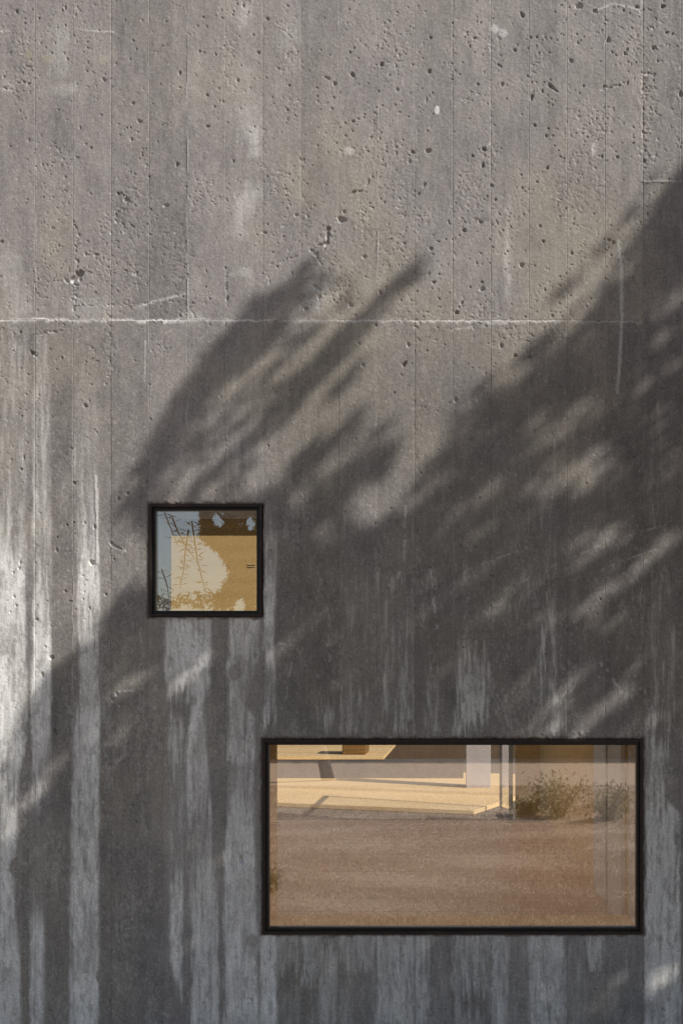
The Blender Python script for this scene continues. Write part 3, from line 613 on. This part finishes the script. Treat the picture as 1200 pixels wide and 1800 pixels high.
def make_strip(xa, xb, ya, yb, offset):
    inside = xb > -8 and xa < 1208
    step = 1.42 if inside else 3.2
    xs = axis(xa, xb, -1e5, 1e5, step, 6)
    ys = axis(ya, yb, -8, 1808, step, 6)
    h = sample(H, np.clip(xs, xa+.3, xb-.3), ys) + offset
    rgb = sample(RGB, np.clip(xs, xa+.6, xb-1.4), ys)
    # skirt: one more ring of vertices pushed back into the wall
    xs2 = np.concatenate([[xs[0]], xs, [xs[-1]]]); ys2 = np.concatenate([[ys[0]], ys, [ys[-1]]])
    hh = np.full((len(ys2), len(xs2)), -31.0, np.float32); hh[1:-1, 1:-1] = h
    cc = np.pad(rgb, ((1, 1), (1, 1), (0, 0)), mode='edge')
    nx, ny = len(xs2), len(ys2)
    co = np.empty((ny, nx, 3), np.float32)
    co[:, :, 0] = ((xs2-600)*S)[None, :]; co[:, :, 2] = (CZ+(VY-ys2)*S)[:, None]; co[:, :, 1] = -hh*.001
    me = bpy.data.meshes.new('concrete_strip')
    me.vertices.add(nx*ny); me.vertices.foreach_set('co', co.reshape(-1))
    i = np.arange(ny-1)[:, None]*nx + np.arange(nx-1)[None, :]
    q = np.stack([i, i+nx, i+nx+1, i+1], axis=-1).reshape(-1).astype(np.int32)
    nq = (nx-1)*(ny-1)
    me.loops.add(nq*4); me.loops.foreach_set('vertex_index', q)
    me.polygons.add(nq); me.polygons.foreach_set('loop_start', np.arange(0, nq*4, 4, dtype=np.int32))
    me.polygons.foreach_set('use_smooth', np.ones(nq, dtype=bool))
    me.update(calc_edges=True)
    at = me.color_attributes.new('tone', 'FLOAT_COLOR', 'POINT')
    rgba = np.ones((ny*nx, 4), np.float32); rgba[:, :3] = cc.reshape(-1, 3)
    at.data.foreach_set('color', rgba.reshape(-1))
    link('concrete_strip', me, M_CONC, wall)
for k_ in range(len(SEAMS)-1):
    xa, xb = SEAMS[k_], SEAMS[k_+1]
    if xb < PX0+2 or xa > PX1-2: continue
    xa = max(xa, PX0+1); xb = min(xb, PX1-2)
    xm = (xa+xb)/2
    joint = 319 if 1129 < xm < 1196 else 563
    make_strip(xa, xb, PY0, joint, off_u[k_])
    if SW[0] < xm < SW[1]:
        make_strip(xa, xb, joint, SW[2], off_l[k_]); make_strip(xa, xb, SW[3], PY1-2, off_l[k_])
    elif LW[0] < xm < LW[1]:
        make_strip(xa, xb, joint, LW[2], off_l[k_]); make_strip(xa, xb, LW[3], PY1-2, off_l[k_])
    else: make_strip(xa, xb, joint, PY1-2, off_l[k_])
del NV, NV2, NB, NM, NBIG, hn, worms, honey, RGB, Lt, Wh, Dk

# ------------------------------------------------------------------ windows
def make_window(op, lining, mark_px, mark_py, label):
    x0, x1, z0, z1 = X(op[0]), X(op[1]), Z(op[3]), Z(op[2])
    f = ring('window', x0+.001, x1-.001, z0+.001, z1-.001, .011, -.007, .045, M_FRAME, house, bev=.0012)
    f['label'] = label
    a = .0115
    ring('gasket', x0+a, x1-a, z0+a, z1-a, .0135, .010, .050, M_BLACK, f, bev=.0015)
    b = .022
    box('pane', x0+b, x1-b, .022, .030, z0+b, z1-b, M_GLASS, f)
    c = .001
    # lining of the deep reveal
    bm = bmesh.new()
    for q in ((x0+c, x0+.012, z0+c, z1-c), (x0+.012, x1-.012, z1-.012, z1-c), (x0+.012, x1-.012, z0+c, z0+.012)):
        bbox(bm, q[0], q[1], .052, .312, q[2], q[3])
    from_bm('reveal_lining', bm, lining, f)
    box('reveal_lining', x1-.0118, x1-c, .052, .312, z0+c, z1-c, M_WHITE, f)
    mx, mz = X(mark_px), Z(mark_py)
    bm = bmesh.new()
    for dz in (-.0045, .0045): bbox(bm, mx-.017, mx+.017, .034, .040, mz+dz-.0016, mz+dz+.0016)
    from_bm('spacer_clip', bm, M_BLACK, f)
    return f
make_window(SW, M_WHITE, 438, 994, 'small square window with dark rusty frame, upper left')
make_window(LW, M_TAN, 481, 1450, 'wide low window with dark brown frame, lower right')

# ------------------------------------------------------------------ the room behind, its roof and the roof glazing added to light it
ZF, ZC = 0.56, 2.75
XL, XR = -3.2, X(1112)+.02
YB = 5.0
YR = 4.05    # roof and ceiling stop here; beyond is unseen clear glazing added to wash the back wall with sun
for k in range(24):            # floor boards run along the facade
    y = .313 + k*.158
    if y + .156 > 4.45: break
    box('floor_board', XL, XR, y, y+.1572, ZF-.03, ZF + random.uniform(-.0008, .0008), M_FLOOR, wall if False else house)
box('floor_slab', XL-.2, XR+.2, .301, 4.44, .02, ZF-.032, M_DARKC, house)
sk = (-3.0, 1.08, 1.2, 2.9)    # opening for the unseen frosted panels added to brighten the room
roof = slab_with_holes('roof', [XL-.2, sk[0], -.4, sk[1], XR+.2], [.301, sk[2], sk[3], 3.85, YR], lambda i, j: (i, j) in ((1, 1), (2, 1), (2, 2)), 0, .16, M_CORE, house)
# the slab helper builds in xz: turn it flat
for v in roof.data.vertices:
    x, y, z = v.co; v.co = (x, z, ZC+.032+y)
roof.data.flip_normals()
box('added_roof_light', XL, XR, YR+.002, YB+.1, ZC+.20, ZC+.212, M_GLASS2, roof)
box('added_skylight', sk[0], sk[1], sk[2], sk[3], ZC+.20, ZC+.212, M_FROST, roof)
box('added_skylight', -.4, sk[1], sk[3]+.002, 3.85, ZC+.20, ZC+.212, M_FROST, roof)
ceil = empty('ceiling'); ceil.parent = house
y = .32
while y < YR-.02:
    w = min(.145, YR-y)
    if y+w > sk[2]-.02 and y < sk[3]+.02:
        box('ceiling_board', XL, sk[0]-.01, y, y+w-.004, ZC, ZC+.03, M_CEIL, ceil); box('ceiling_board', sk[1]+.01, XR, y, y+w-.004, ZC, ZC+.03, M_CEIL, ceil)
    elif y < 3.87: box('ceiling_board', XL, -.41, y, y+w-.004, ZC, ZC+.03, M_CEIL, ceil) if y > sk[3] else box('ceiling_board', XL, XR, y, y+w-.004, ZC, ZC+.03, M_CEIL, ceil)
    else: box('ceiling_board', XL, XR, y, y+w-.004, ZC, ZC+.03, M_CEIL, ceil)
    y += w
OPX0, OPX1, OPZ = -2.6, CX+.565, 2.0     # opening to the courtyard
slab_with_holes('back_wall', [XL, OPX0, OPX1, XR], [.02, OPZ, ZC+.195], lambda i, j: i == 1 and j == 0, YB, YB+.12, M_TAN, house)
box('side_wall', XL-.19, XL, .301, YB+.2, .03, ZC+.03, M_WHITE, house)
box('side_wall', XR, XR+.19, .301, YB+.2, .03, ZC+.03, M_TAN, house)
box('side_wall', XR, XR+.19, YB+.201, 5.9, .03, 1.2, M_TAN, house)
# white panels on the right-hand wall next to the wide window
box('wall_panel', XR-.022, XR-.001, .315, .72, ZF+.002, ZC-.02, M_WHITE, house, bev=.002)
box('wall_panel', XR-.022, XR-.001, .735, 1.22, ZF+.002, ZC-.02, M_WHITE, house, bev=.002)
box('panel_track', XR-.03, XR-.0225, .722, .733, ZF+.002, ZC-.02, M_STEEL, house)

# ------------------------------------------------------------------ courtyard beyond the room
cy = box('courtyard_ground', -9, 3.5, YB+.26, 24, -.2, .30, M_GRAVEL); tag(cy, kind='structure')
deck = empty('timber_deck', (-1.5, 8.5, .3)); tag(deck, 'sunlit pale timber deck of wide boards seen through the wide window', 'deck')
ang = math.radians(-20)
piv = (.65, 6.66, 0)
yk = 6.66; k = 0
while yk < 11.0:
    w = .62 if k < 2 else .3
    box('deck_board', -3.4, .68, yk, yk+w-.012, .305, .35+random.uniform(-.002, .002), M_DECK, deck, rot=ang, piv=piv, bev=.003)
    yk += w; k += 1
plat = empty('raised_platform', (-3, 11.6, .3)); tag(plat, 'upper sunlit timber platform on a riser coloured dark for the shaded deck at the far end of the courtyard', 'platform')
box('riser', -7.5, .62, 10.5, 10.62, .302, .60, M_DARKC, plat)  # coloured dark in place of the stretch of deck lying in shade
for k in range(9):
    box('platform_board', -7.5, -.45, 10.49+k*.36, 10.49+k*.36+.352, .602, .643+random.uniform(-.002, .002), M_DECK, plat, bev=.003)
blk = box('timber_block', -1.05, -.72, 10.9, 11.5, .646, 1.0, M_CEIL, bev=.01); tag(blk, 'dark brown timber block standing on the upper timber platform', 'block')
cw = box('courtyard_wall', CX+.20, CX+.50, 9.1, 9.4, .301, 1.9, M_PALE, bev=.004); tag(cw, 'white wall pier standing at the right end of the timber deck', 'wall')
bw = box('garden_wall', -9, 3.5, 15.2, 15.4, .301, 2.6, M_BROWN); tag(bw, 'brown timber wall closing the far side of the courtyard', 'wall')
gd = empty('glass_door', (CX+.54, 5.2, ZF)); tag(gd, 'tall clear glass door with a slim pale metal edge beside the deck', 'door')
gx0 = CX+.528
box('door_stile', gx0-.018, gx0+.018, YB+.13, YB+.165, .302, 2.10, M_STEEL, gd, bev=.003)
box('door_stile', gx0-.018, gx0+.018, YB+1.9, YB+1.935, .302, 2.10, M_DARKC, gd, bev=.003)
box('door_rail', gx0-.018, gx0+.018, YB+.166, YB+1.899, .302, .345, M_DARKC, gd, bev=.003)
box('door_rail', gx0-.018, gx0+.018, YB+.166, YB+1.899, 2.06, 2.10, M_DARKC, gd, bev=.003)
box('pane', gx0-.005, gx0+.005, YB+.167, YB+1.898, .346, 2.059, M_GLASS2, gd)

# ------------------------------------------------------------------ lawn in front of the house
bm = bmesh.new()
bmesh.ops.create_grid(bm, x_segments=60, y_segments=60, size=150)
for v in bm.verts: v.co.z = 0.0 
lawn = from_bm('lawn', bm, M_LAWN); tag(lawn, kind='structure')
damper = box('bounce_damper', -7, 7.5, -2.55, .03, -.05, .012, M_GRAVEL); tag(damper, kind='structure')  # unseen dark strip added to cut the light bounced onto the wall
n = 250000
gyv = -2.2 - 11*rng.random(n)**1.7; gxv = CX + rng.uniform(-1, 1, n)*.86*(D-gyv)/D
P = np.zeros((n, 3, 3)); wv = rng.normal(size=(n, 2)); wv /= np.linalg.norm(wv, axis=1)[:, None]; wv *= (.0014*(1+.10*(-gyv)))[:, None]
P[:, :, 0] = gxv[:, None]; P[:, :, 1] = gyv[:, None]
P[:, 0, :2] -= wv; P[:, 1, :2] += wv; P[:, 2, :2] += rng.normal(0, .022, (n, 2)); P[:, 2, 2] = rng.uniform(.012, .034, n)*(1+.6*np.sin(gxv*2.1+3*np.sin(gyv*.8))*np.sin(gyv*3.1))
def tris_mesh(name, P):
    n = len(P); me = bpy.data.meshes.new(name)
    me.vertices.add(n*3); me.vertices.foreach_set('co', P.reshape(-1).astype(np.float32))
    me.loops.add(n*3); me.loops.foreach_set('vertex_index', np.arange(n*3, dtype=np.int32))
    me.polygons.add(n); me.polygons.foreach_set('loop_start', np.arange(0, n*3, 3, dtype=np.int32))
    me.update(calc_edges=True)
    return me
gr = link('grass', tris_mesh('grass', P), M_GRASS); tag(gr, 'dry straw coloured grass of the lawn, mirrored in the wide window', 'grass', kind='stuff')

def shrub(x, y, r, h, n, label):
    e = empty('shrub', (x, y, 0)); tag(e, label, 'shrub', 'low shrubs on the lawn')
    bm = bmesh.new()
    tips = []
    for k in range(9):
        a = random.uniform(0, 6.28); q = random.uniform(.2, .9)*r
        t = (x+q*math.cos(a), y+q*math.sin(a), h*random.uniform(.6, .95)); tips.append(t)
        tube(bm, [(x+.02*math.cos(a), y+.02*math.sin(a), -.02), (x+q*.45*math.cos(a), y+q*.45*math.sin(a), h*.4), t], [.012, .008, .003], 5)
    from_bm('stem', bm, M_BARK, e)
    T = np.array(tips)[rng.integers(0, len(tips), n)]
    Cc = np.array([x, y, 0]) + (T-np.array([x, y, 0]))*rng.uniform(.25, 1.0, n)[:, None] + rng.normal(0, .20*r, (n, 3)); Cc[:, 2] = np.clip(Cc[:, 2], .03, h*1.1)
    link('foliage', quads_mesh('foliage', leaf_quads(Cc, .07, .022)), M_SHRUB, e)
shrub(CX+1.35, -9.0, .42, .50, 800, 'taller olive green shrub on the lawn, mirrored right in the wide window')
shrub(CX+1.85, -8.7, .36, .42, 600, 'leafy olive shrub behind the white panel reflection in the wide window')
shrub(CX+.95, -9.2, .30, .25, 550, 'lowest grassy green shrub, mirrored left of the taller shrub')
shrub(CX-1.42, -4.1, .16, .16, 500, 'tiny dark shrub mirrored at the lower left edge of the wide window')

# hedge at the far side of the lawn
hd = empty('hedge', (0, -20, 0)); tag(hd, 'long dark clipped hedge beyond the lawn, mirrored at the top of the wide window', 'hedge')
box('hedge_core', -14, 14, -20.9, -19.9, 0, 1.95, M_HEDGE, hd)
n = 16000; Cc = np.stack([rng.uniform(-14, 14, n), np.where(rng.random(n) < .75, rng.normal(-19.8, .09, n), rng.uniform(-21, -19.8, n)), rng.uniform(.02, 2.1, n)], axis=1)
Cc[:, 2] = np.where(Cc[:, 1] < -20.05, rng.normal(2.0, .08, n), Cc[:, 2])
link('foliage', quads_mesh('foliage', leaf_quads(Cc, .13, .06)), M_HEDGE, hd)

# ------------------------------------------------------------------ garden tree that is mirrored in the small window
K = 4.17                        # (D + distance)/D for the tree, 14.3 m from the wall
def mir(px, py, dy=0.0):
    d_ = D*(K-1) + dy; k = (D+d_)/D
    return (CX + (px-VX)*S*k, -d_, CZ + (VY-py)*S*k)
tree = empty('garden_tree', (mir(578, 1372)[0], -14.27, 0)); tag(tree, 'garden tree with leaning trunk and feathery hanging sprigs, mirrored in the small window', 'tree')
bm = bmesh.new()
b0 = Vector(mir(577, 1372)); b0.z = -.05
trunk_pts = [b0, b0+Vector((-.10, 0, .45)), b0+Vector((-.25, .02, 1.1)), Vector((-2.25, -14.3, 2.3)), Vector((-2.6, -14.4, 3.5)), Vector((-2.9, -14.3, 5.0)), Vector((-3.2, -14.3, 6.6))]
tube(bm, trunk_pts, [.12, .10, .09, .08, .07, .05, .02], 9)
limbs = [[(-2.25,-14.3,2.3),(-3.0,-14.0,2.7),(-4.0,-13.8,2.75),(-5.4,-13.9,3.0)], [(-2.6,-14.4,3.5),(-2.0,-14.2,4.2),(-1.0,-14.0,4.6)], [(-2.9,-14.3,5.0),(-4.0,-14.2,5.2),(-5.4,-14.2,4.9)], [(-2.6,-14.4,3.5),(-3.4,-15.0,4.4),(-4.4,-15.4,5.4)], [(-2.9,-14.3,5.0),(-2.2,-13.7,5.8),(-1.4,-13.5,6.0)]]
for l_ in limbs: tube(bm, l_, [.05, .04, .025, .012][:len(l_)], 6)
# the hanging sprigs that cross the gap in the crown
sprigs = [[(336,915),(341,950),(346,985),(355,1020),(366,1058)], [(300,905),(312,935),(328,965),(345,985)], [(330,930),(325,965),(322,1000),(315,1035)], [(375,1062),(390,1040),(402,1010)], [(288,900),(300,930),(312,960)], [(283,1000),(293,1030),(297,1060)]]
leafl = []
for q, sp in enumerate(sprigs):
    pts = [Vector(mir(a, b, -.3+.12*q)) for a, b in sp]
    tube(bm, pts, list(np.linspace(.014, .005, len(pts))), 5)
    for k in range(len(pts)-1):
        m_ = int((pts[k+1]-pts[k]).length/.035)
        for t in range(m_):
            p = pts[k].lerp(pts[k+1], t/m_)
            for sd in (-1, 1):
                if random.random() < .4: continue
                dr = Vector((sd*random.uniform(.7, 1), random.uniform(-.4, .4), random.uniform(-.55, .8))).normalized()
                ln = random.uniform(.05, .19); up = Vector((random.uniform(-.2, .2), .3, 1)).cross(dr).cross(dr).normalized()
                w_ = random.uniform(.005, .010)
                a_ = p + dr*.01; e_ = p + dr*ln; m2 = p + dr*ln*.45
                leafl.append([a_, m2+up*w_, e_, m2-up*w_])
from_bm('trunk', bm, M_BARK, tree, smooth=True)
n = 80000
Cc = rng.normal(size=(n, 3)); Cc /= np.linalg.norm(Cc, axis=1)[:, None]; Cc *= (rng.random(n)**.4)[:, None]
Cc = Cc*np.array([2.9, 1.8, 2.1]) + np.array([-3.1, -14.3, 4.75])
# clumps: keep leaves near random clump centres
cl = rng.normal(size=(150, 3)); cl /= np.linalg.norm(cl, axis=1)[:, None]; cl *= (rng.random(150)**.35)[:, None]
cl = cl*np.array([2.9, 1.8, 2.1]) + np.array([-3.1, -14.3, 4.75])
dmin = np.full(n, 9.0)
for c_ in cl: dmin = np.minimum(dmin, np.linalg.norm(Cc-c_, axis=1))
Cc = Cc[(dmin < .48) & (Cc[:, 2] > 2.5)]
# the opening in the crown: a teardrop hole through which the sky shows
kk = (D - Cc[:, 1])/D
px = VX + (Cc[:, 0]-CX)/(S*kk); py = VY - (Cc[:, 2]-CZ)/(S*kk)
xr_edge = np.interp(py, [895, 945, 975, 1010, 1040, 1065], [352, 352, 388, 404, 388, 350])
xl_edge = np.interp(py, [895, 1075], [262, 262])
hole = (px > xl_edge) & (px < xr_edge + rng.normal(0, 2, len(px))) & (py < 1052 + rng.normal(0, 7, len(px))) & (py > 800)
hole |= np.hypot((px-383)/13, (py-912)/16) < 1
hole |= np.hypot((px-440)/10, (py-920)/14) < 1
hole |= np.hypot((px-420)/11, (py-1064)/14) < 1
Cc = Cc[~hole]
P = leaf_quads(Cc, .16, .030, droop=.4)
# fill behind on the right so that the crown is dense there
P = np.concatenate([P, np.array([[list(v) for v in q] for q in leafl])])
link('crown', quads_mesh('crown', P), M_LEAF2, tree)

# ------------------------------------------------------------------ tall tree whose shadow falls on the wall
G = 6
mx0, mx1, my0, my1 = -500, 2300, -150, 2700
ax = np.arange(mx0, mx1, G, dtype=np.float32); ay = np.arange(my0, my1, G, dtype=np.float32)
AX, AY = np.meshgrid(ax, ay)
def inside(poly):
    r = np.zeros(AX.shape, bool); n_ = len(poly)
    for i in range(n_):
        x1, y1 = poly[i]; x2, y2 = poly[(i+1) % n_]
        c = ((y1 > AY) != (y2 > AY)) & (AX < (x2-x1)*(AY-y1)/((y2-y1) or 1e-6)+x1)
        r ^= c
    return r
def capsule(x0, y0, x1, y1, w0, w1=None, soft=.5):
    w1 = w0 if w1 is None else w1
    ex, ey = x1-x0, y1-y0; t = np.clip(((AX-x0)*ex+(AY-y0)*ey)/(ex*ex+ey*ey), 0, 1)
    d_ = np.hypot(AX-x0-t*ex, AY-y0-t*ey); w = w0+(w1-w0)*t
    return sstep((w-d_)/(w*soft)+.3)
main = [(1240,225),(1190,300),(1120,402),(1045,512),(1015,575),(980,615),(910,672),(860,700),(835,742),(800,788),(735,845),(690,897),(645,930),(590,975),(540,985),(490,975),(455,900),(400,880),(340,900),(275,985),(262,1022),(205,1040),(175,1110),(130,1155),(90,1175),(50,1235),(5,1330),(-120,1480),(-420,1760),(-450,2080),(300,2200),(1000,2500),(1500,2500),(1900,2200),(2050,1600),(2220,950),(2120,420),(1900,60),(1650,-90),(1420,10)]
T = inside(main)*.985
for (a, b, c, d_, w, t) in [(540,478,335,715,27,.88),(470,545,400,640,44,.85),(400,620,300,765,40,.8),(330,715,215,905,30,.62),(300,765,255,900,28,.55),(610,590,440,770,23,.85),(440,770,340,850,18,.4),(560,570,605,515,18,.6),(630,725,545,805,16,.62),(560,800,470,880,28,.85),(665,795,570,875,28,.85),(420,820,395,890,30,.85),(600,880,530,905,14,.7),(1115,362,962,530,10,.62),(960,622,870,700,9,.5),(500,640,430,700,20,.3)]:
    T = 1-(1-T)*(1-t*capsule(a, b, c, d_, w))
T = 1-(1-T)*(1-.9*capsule(735, 460, 590, 612, 8, 22))
for (a, b, c, d_, w, t) in [(625,825,535,900,26,.8),(540,900,480,960,26,.85),(380,700,270,860,30,.5),(520,610,370,780,40,.5),(470,560,350,690,40,.5)]:
    T = 1-(1-T)*(1-t*capsule(a, b, c, d_, w))
# pointed sprays along the edges of the crown
rs2 = np.random.default_rng(5)
edge_pts = [(1190,300),(1120,402),(1045,512),(1015,575),(980,615),(910,672),(860,700),(835,742),(800,788),(735,845),(690,897),(660,800),(630,740),(600,640),(540,500),(480,520),(430,560),(390,600),(340,690),(300,740),(262,1020),(205,1045),(130,1155),(90,1180)]
for _ in range(20):                      # loose sprays lying alongside the upper edge of the crown
    t_ = rs2.uniform(0, 9.99); i_ = int(t_); f_ = t_-i_; o_ = rs2.uniform(4, 34)
    a = edge_pts[i_][0]*(1-f_)+edge_pts[i_+1][0]*f_ - o_*.72; b = edge_pts[i_][1]*(1-f_)+edge_pts[i_+1][1]*f_ - o_*.69
    l_ = rs2.uniform(50, 120); an = math.radians(rs2.uniform(40, 54))
    T = 1-(1-T)*(1-rs2.uniform(.35, .75)*capsule(a-l_*.5*math.cos(an), b+l_*.5*math.sin(an), a+l_*.5*math.cos(an), b-l_*.5*math.sin(an), rs2.uniform(7, 12), 3))
for (a, b) in edge_pts:
    for _ in range(2):
        l_ = rs2.uniform(45, 105); an = math.radians(rs2.uniform(36, 50)); o1 = rs2.normal(0, 14); 
        T = 1-(1-T)*(1-rs2.uniform(.5, .85)*capsule(a-40*math.cos(an)+o1+18, b+40*math.sin(an)+18, a+o1+l_*math.cos(an)*.55+6, b-l_*math.sin(an)*.55+6, rs2.uniform(10, 15), 3))
for (a, b, c, d_, w, s_) in [(1120,620,1165,580,11,.5),(1110,690,1170,635,12,.55),(1130,735,1160,710,9,.35),(940,762,1045,712,26,.5),(935,865,1045,800,20,.58),(1000,872,1080,795,15,.6),(990,970,1040,925,10,.7),(1000,1000,1095,930,12,.7),(1105,1015,1175,935,14,.85),(1010,1075,1075,1020,14,.85),(1155,1090,1185,1070,9,.4),(830,950,858,920,9,.4),(953,1247,1033,1167,12,.8),(887,1243,922,1205,13,.5),(943,1296,982,1265,13,.8),(1000,1296,1093,1210,16,.97),(1020,1100,1047,1080,8,.5),(763,1187,815,1140,10,.72),(560,968,590,933,12,.7),(575,962,705,880,13,.8),(480,938,530,900,9,.85),(1135,1735,1205,1682,14,.8),(765,838,712,892,12,.85),(245,1187,190,1225,16,.85),(352,1165,300,1212,13,.8),(228,1268,185,1310,12,.62),(112,1325,30,1420,13,.75),(0,1240,12,1470,24,.6),(1040,1760,1090,1720,12,.3),(1160,330,1185,300,10,.3)]:
    T = T*(1-min(1, s_*1.15)*capsule(a, b, c, d_, w*.95, soft=.7))
rs = np.random.default_rng(11)
for _ in range(190):                     # narrow slits between the sprays
    a = rs.uniform(150, 1250); b = rs.uniform(450, 1330); ln_ = rs.uniform(50, 130); w = rs.uniform(4, 8); s_ = rs.uniform(.15, .6)
    if b < 900 and a < 760: s_ *= .7
    T = T*(1-s_*capsule(a, b, a+ln_*.78, b-ln_*.62, w, soft=.8))
tau = -np.log(1-np.clip(T, 0, .985))
leafA = .5*.09*.020*.5                   # mean projected area of a leaf
dens_px = tau/(leafA/abs(SUN.y)/(S*S))
count = rng.poisson(dens_px*G*G*1.05)
iy, ix = np.nonzero(count)
rep = count[iy, ix]
wx = np.repeat(ax[ix], rep) + rng.uniform(0, G, rep.sum()); wy = np.repeat(ay[iy], rep) + rng.uniform(0, G, rep.sum())
Ld = 5.5 + rng.normal(0, .55, len(wx)).clip(-1.1, 1.1) + .5*np.sin(wx/170.0+wy/240.0)
sn = np.array(SUN)
LC = np.stack([X(wx), np.zeros(len(wx)), Z(wy)], axis=1) + Ld[:, None]*sn
kq = (LC[:, 1]+D)/D
qx = VX + (LC[:, 0]-CX)/(S*np.maximum(kq, .02)); qy = VY - (LC[:, 2]-CZ)/(S*np.maximum(kq, .02))
LC = LC[~((kq > 0) & (qx > -700) & (qx < 1450) & (qy > -500) & (qy < 2300))]
def tp(px, py, L_): return Vector((X(px), 0, Z(py))) + SUN*(L_-3.5)
tbase = tp(1560, 1500, 9.0)
tall = empty('shade_tree', (tbase.x, tbase.y, 0)); tag(tall, 'tall leafy tree right of the house whose shadow falls across the concrete wall', 'tree')
link('crown', quads_mesh('crown', leaf_quads(LC, .09, .020, droop=.5)), M_LEAF, tall)
bm = bmesh.new()
tube(bm, [(tbase.x+.3, tbase.y-.2, -.1), (tbase.x+.15, tbase.y-.1, 2.0), (tbase.x+.05, tbase.y, 4.2), tp(1560, 1650, 9), tp(1540, 1100, 9), tp(1560, 600, 9), tp(1600, 200, 9)], [.26, .21, .18, .15, .11, .07, .03], 10)
for pts in ([(1560,1650,9),(1250,1480,9.3),(850,1300,9.4),(500,1250,9.0),(250,1400,8.7),(60,1500,8.6)], [(500,1250,9.0),(330,1010,8.9),(335,870,8.9),(440,770,9.0),(600,600,9.1),(722,474,9.2)], [(330,1010,8.9),(245,880,8.8),(330,720,8.8),(440,590,8.8),(540,478,8.8)], [(700,1150,9.4),(480,890,9.2),(560,800,9.3),(645,722,9.3)], [(700,1150,9.4),(580,870,9.4),(665,795,9.4)],
            [(1540,1100,9),(1300,900,8.6),(1150,650,8.4),(1100,520,8.3)], [(1540,1100,9),(1750,900,9.4),(1950,700,9.6)], [(1560,600,9),(1400,380,9.2),(1300,260,9.3)], [(850,1300,9.4),(770,1220,9.4),(700,1150,9.4)], [(1560,1650,9),(1800,1500,9.5),(1980,1300,9.6)], [(1250,1480,9.3),(900,1650,9.8),(400,1800,9.8),(-100,1850,9.6)], [(1560,600,9),(1750,350,8.8),(1850,220,8.7)]):
    tube(bm, [tp(*p) for p in pts], list(np.linspace(.045, .007, len(pts))), 6)
from_bm('trunk', bm, M_BARK, tall, smooth=True)
